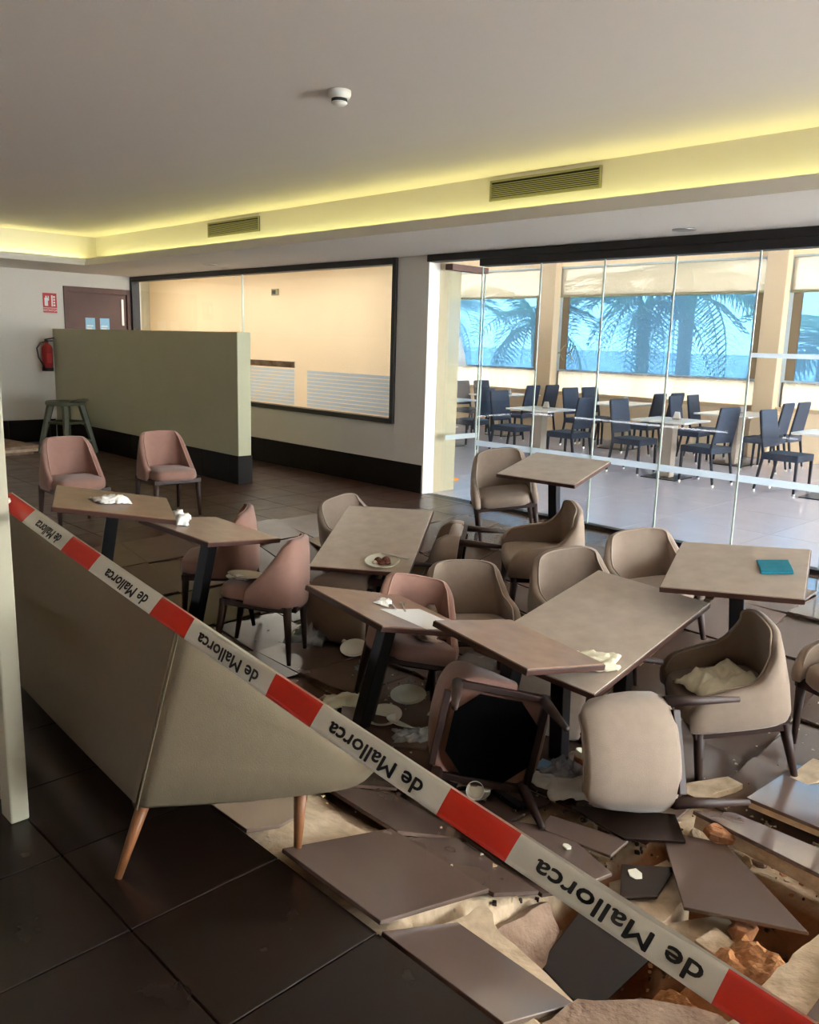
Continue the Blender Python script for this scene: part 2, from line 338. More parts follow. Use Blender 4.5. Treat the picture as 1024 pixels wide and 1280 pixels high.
# door in west wall
t = MB(); t.box(-12.95, -12.88, 5.36, 5.44, 0, 2.3); t.box(-12.95, -12.88, 6.36, 6.43, 0, 2.3); t.box(-12.95, -12.88, 5.44, 6.36, 2.22, 2.3)
d1 = struct('door_1', t, 'door_wood', bevel=.004)
b = MB(); b.box(-12.96, -12.92, 5.44, 6.36, 0, 2.22); obj('leaf', b, 'door_wood', d1)
b = MB(); b.box(-12.92, -12.90, 6.27, 6.31, 1.75, 2.15); obj('handle', b, 'steel', d1, bevel=.004)
for k, y in enumerate((5.69, 5.92)):
    b = MB(); b.box(-12.92, -12.915, y, y + .15, 1.56, 1.85); q = obj('notice', b, 'paper_blue', d1); q['label'] = 'pale blue paper notice on the door'
    b = MB(); b.box(-12.915, -12.913, y + .02, y + .12, 1.72, 1.74); b.box(-12.915, -12.913, y + .02, y + .1, 1.68, 1.7); obj('notice_lines', b, 'paper', d1)

# ------------------------------------------------------------------ dining room shell
YF = 13.2
b = MB()
b.box(-17, 5, YF, YF + .2, 0, .80)
struct('wall_dining_north', b, 'beige_wall')
b = MB(); b.box(-17, 5, YF, YF + .2, 3.06, 3.3); struct('wall_dining_lintel', b, 'beige_wall')
px = [(-14.2, -13.85), (-9.9, -9.55), (-5.68, -5.36), (-1.42, -1.1), (2.9, 3.2)]
for a, c in px:
    b = MB(); b.box(a, c, YF - .16, YF + .2, 0, 3.3); struct('pillar', b, 'cream_pillar', bevel=.01)
b = MB(); b.box(-17, 5, YF - .05, YF, .74, .80); struct('trim_6', b, 'cream_pillar', bevel=.005)
b = MB(); b.box(-17.15, -17, 8.0, 13.4, 0, 3.3); b.box(-17.15, -15.3, 7.9, 8.12, 0, 3.3); struct('wall_dining_west', b, 'beige_wall')
b = MB(); b.box(5, 5.15, 6.45, 7.2, 0, 3.3); b.box(5, 5.15, 12.6, 13.4, 0, 3.3); b.box(5, 5.15, 7.2, 12.6, 0, .15); b.box(5, 5.15, 7.2, 12.6, 3.05, 3.3); b.box(4.15, 5, 6.45, 6.6, 0, 3.3); struct('wall_dining_east', b, 'beige_wall')  # unseen wall; its wide opening is added to let in fill light
b = MB(); b.box(-17.15, 5.15, 6.6, 13.6, 3.3, 3.4); struct('ceiling_dining', b, 'white')
edges = [-17, -14.2, -13.85, -9.9, -9.55, -5.68, -5.36, -1.42, -1.1, 2.9]
wn = ['far end window', 'window behind the parked panels', 'broad middle window with palm shadows', 'window beyond the wide pillar', 'last window']
for k in range(5):
    a, c = edges[2 * k], edges[2 * k + 1]
    b = MB(); y0, y1 = YF + .02, YF + .08
    b.box(a, a + .06, y0, y1, .8, 3.06); b.box(c - .06, c, y0, y1, .8, 3.06); b.box(a + .06, c - .06, y0, y1, 1.17, 1.21); b.box(a + .06, c - .06, y0, y1, 2.52, 2.56); b.box(a + .06, c - .06, y0, y1, 3.02, 3.06)
    wd = struct('window_%d' % (k + 3), b, 'garden_wall')
    b = MB(); b.box(a + .06, a + .2, YF + .03, YF + .05, 1.21, 2.52); obj('side_strip', b, 'lower_fabric', wd)
    b = MB(); b.box(c - .2, c - .06, YF + .03, YF + .05, 1.21, 2.52); obj('side_strip', b, 'lower_fabric', wd)
    b = MB(); b.box(a + .2, c - .2, YF + .04, YF + .045, 1.21, 2.52); obj('pane', b, 'pvc', wd)
    t = thing('roller_blind', f'sunlit beige roller blind in the {wn[k]} of the dining room', 'blind', ((a + c) / 2, YF - .01, 2.53), group='roller blinds')
    h = (c - a) / 2 - .03
    b = MB(); b.box(-h, h, -.003, .003, 0, .5); obj('fabric', b, 'blind', t)
    b = MB(); b.box(-h, h, -.02, .012, -.02, .01); obj('bottom_bar', b, 'grille', t, bevel=.004)
    t = thing('fabric_screen', f'pale translucent cloth below the {wn[k]} of the dining room', 'curtain', ((a + c) / 2, YF + .015, .8), group='cloth screens under the windows')
    b = MB(); b.grid(60, 3, lambda u, v: (-h + 2 * h * u, .008 * math.sin(u * 90 + 2 * math.sin(u * 17)), .38 * v)); obj('cloth', b, 'lower_fabric', t, smooth=True)
# dining floor
b = MB(); b.box(-17.15, 5.15, 6.56, 13.4, -.1, -.014)
fd = struct('floor_dining', b, 'grout')
me_c = {}
def slab(w_, d_, h_, key):
    if key not in me_c:
        bb = MB(); bb.box(-w_ / 2, w_ / 2, -d_ / 2, d_ / 2, -h_, 0); o = obj('tile', bb, key, None, bevel=.003, seg=1); me_c[key] = o.data
        bpy.data.objects.remove(o)
    return me_c[key]
for i in range(-17, 5):
    for j in range(7):
        y = 6.58 + .98 * j; x = i + .5
        if x < -15 or x > 1: continue
        o = bpy.data.objects.new('tile', slab(.995, .975, .013, 'dining_tile')); COL.objects.link(o); o.parent = fd; o.location = (x, y + .49, 0)
# ------------------------------------------------------------------ sagging floor of the near room
def base_z(x, y):
    k_ = ss(.03, .2, -zf(x, y)); z = zf(x, y) - .036 - .012 * k_ + (.010 + .014 * k_) * noise.noise((x * 7, y * 7, 0)) + (.004 + .012 * k_) * noise.noise((x * 22, y * 22, 3))
    # the crater, open down to the earth
    ex = max(-1.46 - x, x + .74, 0) / .09; ey = max(1.62 - y, y - 3.0, 0) / .09
    c = 1 - min(1, math.hypot(ex, ey)); c = c * c * (3 - 2 * c)
    z -= c * ((.46 if y < 2.4 else .46 - .2 * ss(2.4, 2.7, y)) + .1 * noise.noise((x * 5, y * 5, 9)) + .05 * noise.noise((x * 16, y * 16, 2)))
    return z
b = MB(); x0, x1, y0, y1 = -7.6, 1.6, .0, 6.5
b.grid(231, 163, lambda u, v: (x0 + (x1 - x0) * u, y0 + (y1 - y0) * v, base_z(x0 + (x1 - x0) * u, y0 + (y1 - y0) * v)))
bb = [(-13.05, x0, -4, 6.5), (x1, 4.15, -4, 6.5), (x0, x1, -4, .0)]
for a, c, d, e in bb: b.add([(a, d, -.035), (c, d, -.035), (c, e, -.035), (a, e, -.035)], [(0, 1, 2, 3)])
fl = struct('floor', b, 'screed', smooth=True)
nt = M['screed'].node_tree; bs = nt.nodes['Principled BSDF']; geo = nt.nodes.new('ShaderNodeNewGeometry'); sp = nt.nodes.new('ShaderNodeSeparateXYZ')
nt.links.new(geo.outputs['Position'], sp.inputs[0]); mr = nt.nodes.new('ShaderNodeMapRange'); mr.inputs[1].default_value = -.46; mr.inputs[2].default_value = -.40
nt.links.new(sp.outputs[2], mr.inputs[0]); mx = nt.nodes.new('ShaderNodeMix'); mx.data_type = 'RGBA'; mx.inputs[6].default_value = (*hx(140, 92, 56), 1)
old = bs.inputs['Base Color'].links[0].from_socket; nt.links.new(mr.outputs[0], mx.inputs[0]); nt.links.new(old, mx.inputs[7]); nt.links.new(mx.outputs[2], bs.inputs['Base Color'])
# far level floor slab with tile joints cut by the material is not needed: build the tiles out to the partition
TX, TY, GX, GY = .465, .495, -1.5, .915
def in_crater(x, y): return -1.5 < x < -.57 and 1.41 < y < 3.39 or -.57 < x < -.1 and 2.6 < y < 3.39
missing = {(-2, 1), (-1, 3)}
def poly_clip(poly, p, n):
    out = []
    for i in range(len(poly)):
        a, c = poly[i], poly[(i + 1) % len(poly)]
        da = (a[0] - p[0]) * n[0] + (a[1] - p[1]) * n[1]; dc = (c[0] - p[0]) * n[0] + (c[1] - p[1]) * n[1]
        if da >= 0: out.append(a)
        if da * dc < 0: t = da / (da - dc); out.append((a[0] + (c[0] - a[0]) * t, a[1] + (c[1] - a[1]) * t))
    return out
def tile(poly, cx, cy, cz, nx, ny, m, name='tile', parent=None, th=.014):
    """a rigid tile: plan polygon relative to its centre, tilted by slopes nx, ny"""
    bb = MB(); bb.prism(poly, -th, 0)
    o = obj(name, bb, m, parent, bevel=.0018, seg=1)
    v = Vector((-nx, -ny, 1)).normalized(); o.rotation_euler = Vector((0, 0, 1)).rotation_difference(v).to_euler(); o.location = (cx, cy, cz)
    return o
rt = random.Random(11)
flat_mesh = None
for i in range(-25, 9):
    for j in range(-3, 13):
        xa, xb = GX + i * TX, GX + (i + 1) * TX; ya, yb = GY + j * TY, min(GY + (j + 1) * TY, 6.447)
        cx, cy = (xa + xb) / 2, (ya + yb) / 2
        if yb - ya < .02: continue
        if xb < -12.9 or cx < -6.4 and cy < 2.2: continue
        if cy > 5.3 and cx < -12.4: continue
        if cy < .9 and (cx < -3 or cx > .6): continue
        if in_crater(cx, cy) or (i, j) in missing: continue
        g = .0025; hw, hh = (xb - xa) / 2 - g, (yb - ya) / 2 - g
        e = .12; gx = (zf(cx + e, cy) - zf(cx - e, cy)) / (2 * e); gy = (zf(cx, cy + e) - zf(cx, cy - e)) / (2 * e); z = zf(cx, cy)
        sunk = -z / .36
        rect = [(-hw, -hh), (hw, -hh), (hw, hh), (-hw, hh)]
        muted = sunk > .02 or (cx > -6 and cy > 3.0) or (cx > -.9 and cy > 1.6)  # picks the lighter, greyer tone for sagging and farther tiles
        m = 'tile_muted' if muted else ('tile_brown' if cx < -4.6 else 'tile_darker')
        if muted and cx < -5: m = 'tile_brown'
        if muted and cx > -2.2 and cy > 2.9: m = 'tile_shiny'
        if sunk < .01:
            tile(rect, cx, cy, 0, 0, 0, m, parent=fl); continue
        ja = (.05 + .03 * sunk) * (1 if cx > -4 else .45)
        rn = rt.random()
        if rn < .30 and sunk > .2 and cx > -5:
            an = rt.uniform(0, math.pi); p = (rt.uniform(-.08, .08), rt.uniform(-.08, .08)); n = (math.cos(an), math.sin(an))
            for s in (1, -1):
                pl = poly_clip(rect, (p[0] + s * n[0] * .003, p[1] + s * n[1] * .003), (s * n[0], s * n[1]))
                if len(pl) < 3: continue
                mx_, my_ = sum(q[0] for q in pl) / len(pl), sum(q[1] for q in pl) / len(pl)
                pl = [(q[0] - mx_, q[1] - my_) for q in pl]
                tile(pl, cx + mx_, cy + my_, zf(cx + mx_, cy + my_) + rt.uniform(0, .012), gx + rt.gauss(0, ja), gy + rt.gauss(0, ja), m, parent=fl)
        else:
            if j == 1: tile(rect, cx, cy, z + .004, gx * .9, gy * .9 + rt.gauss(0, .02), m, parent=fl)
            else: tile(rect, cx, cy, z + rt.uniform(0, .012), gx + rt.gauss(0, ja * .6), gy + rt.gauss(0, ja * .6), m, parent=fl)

# ------------------------------------------------------------------ furniture builders
def catmull(P, n):
    out = []
    for i in range(len(P) - 1):
        p0, p1, p2, p3 = P[max(i - 1, 0)], P[i], P[i + 1], P[min(i + 2, len(P) - 1)]
        for k in range(n):
            t = k / n
            out.append(tuple(.5 * (2 * b_ + (c - a) * t + (2 * a - 5 * b_ + 4 * c - d) * t * t + (3 * b_ - a - 3 * c + d) * t ** 3) for a, b_, c, d in zip(p0, p1, p2, p3)))
    out.append(tuple(P[-1])); return out
def shell(P, zb, th, flare, n=6):
    """padded upholstered shell swept along plan points (x, y, ztop, zbottom-offset); outward normal to the seat's outside"""
    Q = catmull(P, n); mbs = MB(); ring = []; pipe = []; K = 12
    for i, q in enumerate(Q):
        a, c = Q[max(i - 1, 0)], Q[min(i + 1, len(Q) - 1)]
        tx, ty = c[0] - a[0], c[1] - a[1]; l = math.hypot(tx, ty); nx, ny = ty / l, -tx / l     # outward
        zt = q[2]; z0 = zb + (q[3] if len(q) > 3 else 0); H = zt - z0
        prof = [(-th * .3, 0), (th * .35, 0), (th * .5, .06 * H), (th * .52, .35 * H), (th * .5, .75 * H), (th * .45, H - .012), (th * .25, H), (-th * .2, H), (-th * .45, H - .012), (-th * .55, .75 * H), (-th * .6, .35 * H), (-th * .5, .06 * H)]
        for o_, z in prof:
            f = flare * (z / .45) ** 1.3
            ring.append((q[0] + nx * (o_ + f), q[1] + ny * (o_ + f), z0 + z))
        f = flare * (H / .45) ** 1.3
        pipe.append((q[0] + nx * (th * .43 + f), q[1] + ny * (th * .43 + f), zt - .003))
    N = len(Q)
    fs_ = [(i * K + j, i * K + (j + 1) % K, (i + 1) * K + (j + 1) % K, (i + 1) * K + j) for i in range(N - 1) for j in range(K)]
    fs_ += [tuple(reversed(range(K))), tuple((N - 1) * K + j for j in range(K))]
    mbs.add(ring, [tuple(reversed(f)) for f in fs_])
    return mbs, pipe
def cushion(w_, d_, z0, z1, cx=0, n=32, e=4.5):
    mbs = MB(); prof = [(.94, z0), (1, z0 + .02), (1.0, z0 + .55 * (z1 - z0)), (.97, z0 + .86 * (z1 - z0)), (.88, z1 - .004), (.5, z1 + .004), (.001, z1 + .006)]
    ring = []
    for r, z in prof:
        for k in range(n):
            a = 2 * math.pi * k / n; c, s = math.cos(a), math.sin(a)
            ring.append((cx + r * d_ / 2 * math.copysign(abs(c) ** (2 / e), c), r * w_ / 2 * math.copysign(abs(s) ** (2 / e), s), z))
    K = len(prof)
    mbs.add(ring, [(i * n + j, i * n + (j + 1) % n, (i + 1) * n + (j + 1) % n, (i + 1) * n + j) for i in range(K - 1) for j in range(n)] + [tuple(reversed(range(n)))])
    return mbs
def make_chair(name, label, cat, fabric, pipe, arm):
    t = thing(name, label, cat)
    if arm:
        P = [(.25, -.255, .475, 0), (.19, -.272, .545, 0), (.05, -.278, .578, 0), (-.07, -.276, .60, 0), (-.15, -.266, .675, 0), (-.215, -.235, .775, 0), (-.262, -.14, .808, 0), (-.272, 0, .815, 0)]
        w_, zb = .50, .37
    else:
        P = [(.07, -.236, .462, 0), (.0, -.242, .54, 0), (-.07, -.243, .645, 0), (-.14, -.236, .75, 0), (-.205, -.20, .80, 0), (-.248, -.11, .81, 0), (-.258, 0, .812, 0)]
        w_, zb = .45, .36
    P = P + [(x, -y, z, k) for x, y, z, k in reversed(P[:-1])]
    P = list(reversed(P))            # from the left arm round the back to the right arm
    P = [(x, -y, z, k) for x, y, z, k in P]
    bk, pp = shell(P, zb, .05, .045)
    back = obj('backrest', bk, fabric, t, smooth=True)
    b = MB(); b.tube(pp, .0055, 6); q = obj('piping', b, pipe, back, smooth=True)
    obj('seat', cushion(w_ - .005, .49, .365, .465, cx=.02), fabric, t, smooth=True)
    b = MB(); fw = .262 if arm else .226
    for s in (-1, 1): b.box(-.21, .235, s * fw - .016, s * fw + .016, .335, .374)
    b.box(.205, .237, -fw, fw, .335, .374); b.box(-.262, -.23, -fw * .8, fw * .8, .335, .374)
    obj('seat_frame', b, 'walnut', t, bevel=.004)
    o = MB(); r_ = .2; c_ = .1; o.prism([(-r_, -c_), (-c_, -r_), (c_, -r_), (r_, -c_), (r_, c_), (c_, r_), (-c_, r_), (-r_, c_)], .322, .332); obj('dust_cover', o, 'black_cloth', t)['label'] = 'black cloth under the seat'
    for sx, sy in ((1, 1), (1, -1), (-1, 1), (-1, -1)):
        b = MB(); top = (.208 * sx, (fw - .008) * sy, .37); bot = ((.228 if sx > 0 else -.265), (fw + .0) * sy, 0)
        b.tube([top, tuple(top[k] * .55 + bot[k] * .45 for k in range(3)), bot], [.029, .023, .0135], 8, ph=.39, sq=(1, 1)); obj('leg', b, 'walnut', t, smooth=True)
    return t
FS = .92
def P3(o, loc, rot):
    o.location = loc; o.rotation_euler = [math.radians(a) for a in rot]; o.scale = (FS,) * 3; return o
side = make_chair('dining_chair', 'dusty pink armless chair by the extinguisher wall, behind the brown table', 'chair', 'pink_fabric', 'pink_pipe', False)
G1 = 'pink upholstered side chairs'
side['group'] = G1
C1 = P3(side, (-6.95, 2.9, 0), (0, 0, -2))
C2 = dup(side, 'dusty pink armless chair standing in front of the low partition', (-6.98, 3.78, 0), (0, 0, -4), G1, FS)
C3 = dup(side, 'pink chair tucked under the small brown table, its back to the stone table', (-4.79, 2.97, -.24), (-3, 0, 228), G1, FS)
C4 = dup(side, 'pink chair with a white plate and napkin on its seat', (-4.15, 2.83, -.29), (6, -5, 219), G1, FS)
C5 = dup(side, 'pink chair with a crumpled napkin on its seat behind a tilted table', (-3.06, 3.0, -.38), (-12, -8, -30), G1, FS)
C6 = dup(side, 'overturned chair showing the black cloth under its seat', (-1.89, 2.43, -.03), (-94, 11, 48), G1, FS)
armc = make_chair('armchair', 'beige armchair tucked behind the long tilted stone table near the column', 'armchair', 'beige_fabric', 'beige_pipe', True)
G2 = 'beige upholstered armchairs'; armc['group'] = G2
B1 = P3(armc, (-4.88, 4.4, -.33), (10, -8, -2))
B2 = dup(armc, 'beige armchair facing the room beside the table close to the glass wall', (-4.45, 5.6, -.02), (8, 4, -45), G2, FS)
B3 = dup(armc, 'beige armchair seen from its side with its back to the glass wall', (-3.2, 4.37, -.12), (-6, 0, 226), G2, FS)
B4 = dup(armc, 'beige armchair between the pink napkin chair and the large stone table', (-3.03, 3.52, -.38), (0, -9, -38), G2, FS)
B5 = dup(armc, 'beige armchair pushed against the corner of the large stone table', (-2.63, 4.08, -.32), (6, 2, -30), G2, FS)
B6 = dup(armc, 'beige armchair tucked behind the table with the teal napkin', (-2.55, 4.8, -.28), (8, -4, -42), G2, FS)
B7 = dup(armc, 'beige armchair holding a large crumpled cream cloth', (-1.61, 3.84, -.385), (-5, 9, 224), G2, FS)
B8 = dup(armc, 'beige armchair cut by the picture edge, next to the cloth armchair', (-1.12, 4.28, -.3), (0, 4, 250), G2, FS)
def toppled(o, loc, front, up):
    u = Vector(up).normalized(); f = Vector(front); f = (f - u * f.dot(u)).normalized(); l = u.cross(f)
    o.location = loc; o.rotation_euler = Matrix((f, l, u)).transposed().to_euler(); return o
B9 = dup(side, 'beige chair lying on its side with two legs sticking out', (-1.53, 3.40, -.13), (-82, 24, 159), 'beige upholstered armchairs', FS)
for q in [q for q in B9.children_recursive if q.name.split('.')[0] in ('backrest', 'seat', 'piping')]:
    q.data = q.data.copy(); q.data.materials[0] = M['beige_pipe' if 'piping' in q.name else 'beige_fabric']
B9.name = 'dining_chair'
B10 = toppled(dup(armc, 'beige armchair toppled on its back in front of the glass wall chair', (0, 0, 0), (0, 0, 0), G2, FS), (-3.62, 4.55, .06), (0, 0, 1), (-.75, -.6, .1))
B11 = toppled(dup(armc, 'beige armchair toppled under the long sloping table', (0, 0, 0), (0, 0, 0), G2, FS), (-3.72, 3.85, -.13), (-.6, .8, .1), (-.8, -.55, .05))
B12 = toppled(dup(armc, 'beige armchair toppled under the large stone table', (0, 0, 0), (0, 0, 0), G2, FS), (-2.0, 3.75, -.1), (-.6, .8, .0), (-.8, -.6, .05))

def make_table(name, label, L, W, loc, rot, cols, group, h=.69, top_m='table_stone'):
    t = thing(name, label, 'table', loc, rot, group)
    b = MB(); b.box(-L / 2 + .004, L / 2 - .004, -W / 2 + .004, W / 2 - .004, h - .006, h); top = obj('tabletop', b, top_m, t, bevel=.002, seg=1)
    b = MB(); b.box(-L / 2, L / 2, -W / 2, W / 2, h - .03, h - .0045); obj('edge_band', b, 'table_edge', top, bevel=.003)
    for y in cols:
        b = MB(); b.box(-.036, .036, y - .036, y + .036, .02, h - .04); obj('column', b, 'black_metal', t, bevel=.005)
        b = MB(); b.box(-.16, .16, y - .035, y + .035, h - .045, h - .031); b.box(-.035, .035, y - .16, y + .16, h - .045, h - .031); obj('top_bracket', b, 'black_metal', t)
        b = MB(); b.box(-.24, .24, y - .03, y + .03, 0, .025); b.box(-.03, .03, y - .24, y + .24, 0, .025); obj('base', b, 'black_metal', t, bevel=.006)
    return t
GT = 'taupe laminate tables'
T1 = make_table('bistro_table', 'small brown table with a white napkin by the extinguisher wall chairs', .65, .65, (-4.676, 2.061, -.03), (.7, 9.2, 66), (0,), GT, top_m='table_brown')
T2 = make_table('bistro_table', 'small brown table with a napkin, tilted over a pink chair', .65, .55, (-4.399, 2.514, -.2), (7, 8.6, 106), (0,), GT, top_m='table_brown')
T3 = make_table('long_table', 'long taupe table sloping toward us with a plate of leftovers', .65, 1.1, (-4.24, 3.905, -.381), (10, 0, 36.3), (-.12, .12), GT)
T4 = make_table('bistro_table', 'small tilted table carrying a paper sheet and cutlery', .65, .65, (-3.017, 2.657, -.387), (3.4, 14.8, 85.4), (0,), GT, top_m='table_brown')
T5 = make_table('bistro_table', 'small bare tilted table wedged against the large table', .5, .6, (-2.23, 2.74, -.36), (3.4, 10, 83.5), (0,), GT, top_m='table_brown')
T6 = make_table('long_table', 'large taupe table with a cream napkin near its corner', .65, 1.1, (-2.178, 3.515, -.386), (9, 3.6, 2.8), (-.3, .3), GT)
T7 = make_table('bistro_table', 'square taupe table with a folded teal napkin', .65, .65, (-1.753, 4.202, -.141), (9, -3.8, 18.5), (0,), GT)
T8 = make_table('bistro_table', 'square bare taupe table against the glass wall', .65, .65, (-3.819, 5.41, .02), (9.7, 1, 9.8), (0,), GT)

# ------------------------------------------------------------------ sofa
so = thing('sofa', 'cream sofa seen from behind, sloping arm toward the broken floor', 'sofa', (-2.2, 1.05, 0))
O = Vector((-2.2, 1.05, 0))
def sofa_shell():
    # outer bottom path, outer top path
    bot = [(-4.35, 1.62, .2), (-4.28, 1.22, .2), (-3.3, 1.125, .2), (-2.32, 1.06, .2), (-2.2, 1.06, .2), (-2.14, 1.13, .2), (-1.98, 1.37, .2), (-1.84, 1.585, .22), (-1.80, 1.66, .27)]
    top = [(-4.28, 1.72, .33), (-4.2, 1.40, .76), (-3.4, 1.275, .77), (-2.30, 1.195, .765), (-2.165, 1.20, .755), (-2.10, 1.26, .71), (-1.99, 1.45, .52), (-1.90, 1.60, .36), (-1.87, 1.67, .31)]
    B_, T_ = catmull(bot, 5), catmull(top, 5); n = len(B_); rr = []; K = 12
    for i in range(n):
        a = Vector(B_[i]); c = Vector(T_[i])
        d = Vector(B_[min(i + 1, n - 1)]) - Vector(B_[max(i - 1, 0)]); d.z = 0; d.normalize(); inn = Vector((-d.y, d.x, 0))   # inward
        th = .06
        ps = [a.lerp(c, f) for f in (0.0, .03, .3, .7, .96)]
        ps[0] = ps[0] + inn * .015
        ps += [c + inn * .012 + Vector((0, 0, .004)), c + inn * (th - .012) + Vector((0, 0, .004))]
        ps += [a.lerp(c, f) + inn * th for f in (.96, .7, .3, .03)]; ps.append(a + inn * (th - .015))
        rr += [p - O for p in ps]
    fs_ = [(i * K + j, i * K + (j + 1) % K, (i + 1) * K + (j + 1) % K, (i + 1) * K + j) for i in range(n - 1) for j in range(K)]
    fs_ += [tuple(reversed(range(K))), tuple((n - 1) * K + j for j in range(K))]
    m_ = MB(); m_.add(rr, [tuple(reversed(f)) for f in fs_]); return m_, B_, T_
sm, SB, ST = sofa_shell()
bk = obj('back_shell', sm, 'sofa', so, smooth=True)
b = MB(); p0, p1 = Vector((-2.2, 1.06, .2)), Vector((-2.165, 1.20, .755)); ow = Vector((.02, -.06, 0)).normalized() * .003
b.tube([p0.lerp(p1, k / 8) - O + ow for k in range(9)], .0024, 6); obj('seam', b, 'sofa_seam', bk)
b = MB(); poly = [(-4.2, 1.36), (-2.3, 1.2), (-2.12, 1.3), (-1.96, 1.55), (-1.93, 1.66), (-2.3, 1.86), (-4.2, 1.9)]
b.prism([(x - O.x, y - O.y) for x, y in poly], .16, .29); obj('seat', b, 'sofa', so, bevel=.03, seg=3, smooth=True)
for x, y, tx, ty in ((-1.95, 1.47, -1.97, 1.5), (-2.2, .99, -2.25, 1.13), (-4.15, 1.2, -4.1, 1.3), (-4.15, 1.75, -4.1, 1.7)):
    b = MB(); zt = .24; z0 = zf(x, y) - .02 if y > 1.4 else 0
    b.tube([(tx - O.x, ty - O.y, zt), (x - O.x, y - O.y, z0)], [.024, .011], 12); obj('leg', b, 'oak', so, smooth=True)

# ------------------------------------------------------------------ white screen that holds the tape
scn = thing('folding_screen', 'cream wooden screen whose post holds the barrier tape', 'screen', (-2.745, .89, 0))
b = MB(); b.box(-.045, .045, -.03, .03, 0, 1.75); obj('post', b, 'cream_paint', scn, bevel=.006)
b = MB(); b.box(-1.25, -1.17, -.03, .03, 0, 1.75); obj('post', b, 'cream_paint', scn, bevel=.006)
for z0, z1 in ((.1, .2), (.45, .53), (1.64, 1.74)):
    b = MB(); b.box(-1.17, -.045, -.018, .018, z0, z1); obj('rail', b, 'cream_paint', scn, bevel=.004)
for k in range(9):
    b = MB(); x = -1.11 + k * .125; b.box(x - .02, x + .02, -.01, .01, .53, 1.64); obj('slat', b, 'cream_paint', scn, bevel=.003)
    b = MB(); b.box(x - .02, x + .02, -.01, .01, .2, .45); obj('slat', b, 'cream_paint', scn, bevel=.003)

# ------------------------------------------------------------------ barrier tape
tp = thing('barrier_tape', 'red and white barrier tape stretched across the collapsed floor', 'tape', (-2.866, .954, 1.068))
A, Bq = Vector((-2.835, .953, 1.068)), Vector((-.275, 1.062, .705))
D = (Bq - A); DL = D.length; dn = D.normalized()
toc = (Vector((0, 0, 1.6)) - (A + Bq) / 2); toc = (Vector((.35, -.75, .55)) - dn * dn.dot(Vector((.35, -.75, .55)))).normalized()   # faces the screen side of the room
wd_ = dn.cross(toc).normalized()
if wd_.z > 0: wd_ = -wd_
hwid = .027
def tpt(t, v, off=0):
    tw = .18 * math.sin(t * 9) + .10 * math.sin(t * 23)
    c, s = math.cos(tw), math.sin(tw); W_ = wd_ * c + toc * s; N_ = toc * c - wd_ * s
    return A + D * t + Vector((0, 0, -.012 * math.sin(math.pi * t))) + W_ * (v * hwid) + N_ * (.0012 * (1 - v * v) + off) - tp.location
red = [(0.0, .07), (.17, .235), (.36, .42), (.545, .605), (.742, .803), (.945, 1.0)]
cuts = sorted(set([k / 120 for k in range(121)] + [x for r in red for x in r]))
b = MB(); nv = 7
pts = [tpt(t, -1 + 2 * j / (nv - 1)) for t in cuts for j in range(nv)]
o_ = len(b.v); b.v += [tuple(p) for p in pts]
for i in range(len(cuts) - 1):
    mid = (cuts[i] + cuts[i + 1]) / 2; mi = 1 if any(a < mid < c for a, c in red) else 0
    for j in range(nv - 1): b.f.append((i * nv + j, i * nv + j + 1, (i + 1) * nv + j + 1, (i + 1) * nv + j)); b.mi.append(mi)
obj('ribbon', b, ['tape_white', 'tape_red'], tp, smooth=True, solid=.0006)
# folded second layer behind
b = MB()
pts = [A + D * (k / 60) + wd_ * (-hwid * .9 + (j - .5) * .012) - toc * .006 + Vector((0, 0, -.012 * math.sin(math.pi * k / 60))) - tp.location for k in range(61) for j in range(2)]
b.add(pts, [(2 * i, 2 * i + 1, 2 * i + 3, 2 * i + 2) for i in range(60)]); obj('folded_edge', b, 'tape_white', tp, solid=.0006)
for dz in (-.012, .012):
    b = MB(); b.tube([(-.02 + .075 * math.cos(a) * 1.0 + .08, -.064 + .055 * math.sin(a), dz * .2 - .0 + .01 * math.sin(a * 2)) for a in [k * math.pi / 12 for k in range(25)]], .012, 6, cap=False)
    obj('knot_loop', b, 'tape_white', tp, smooth=True); break
def lettering(txt, t0, t1, cut=False):
    """upside-down print: reads from the lower end up toward the screen"""
    cu = bpy.data.curves.new('lettering', 'FONT'); cu.body = txt; cu.size = 1; cu.resolution_u = 3; cu.offset = 0
    to = bpy.data.objects.new('lettering', cu); COL.objects.link(to)
    dg = bpy.context.evaluated_depsgraph_get(); me = bpy.data.meshes.new_from_object(to.evaluated_get(dg)); bpy.data.objects.remove(to); bpy.data.curves.remove(cu)
    xs = [v.co.x for v in me.vertices]; ys = [v.co.y for v in me.vertices]; x0_, x1_ = min(xs), max(xs); y0_, y1_ = -.22, .74
    for v in me.vertices:
        u = (v.co.x - x0_) / (x1_ - x0_); q = (v.co.y - y0_) / (y1_ - y0_)
        v.co = tpt(t1 + (t0 - t1) * u, -.66 + 1.5 * q, .0019)
    dv = (tpt(t1, .5) - tpt(t1, -.5)).normalized() * .0009; du = dn * .0009; V0 = [v.co.copy() for v in me.vertices]; F0 = [tuple(p.vertices) for p in me.polygons]; n0 = len(V0); V1 = []; F1 = []
    for q_, e_ in enumerate((du, -du, dv, -dv)):
        V1 += [v + e_ + toc * .00005 * q_ for v in V0]; F1 += [tuple(i_ + n0 * q_ for i_ in f) for f in F0]
    me = bpy.data.meshes.new('lettering'); me.from_pydata(V1, [], F1)
    me.materials.append(M['ink']); o = bpy.data.objects.new('lettering', me); COL.objects.link(o); o.parent = tp
    q = o.modifiers.new('thick', 'SOLIDIFY'); q.thickness = .0004
for t0, t1 in ((.095, .155), (.262, .345), (.437, .528), (.622, .722), (.822, .935)): lettering('de Mallorca', t0, t1)

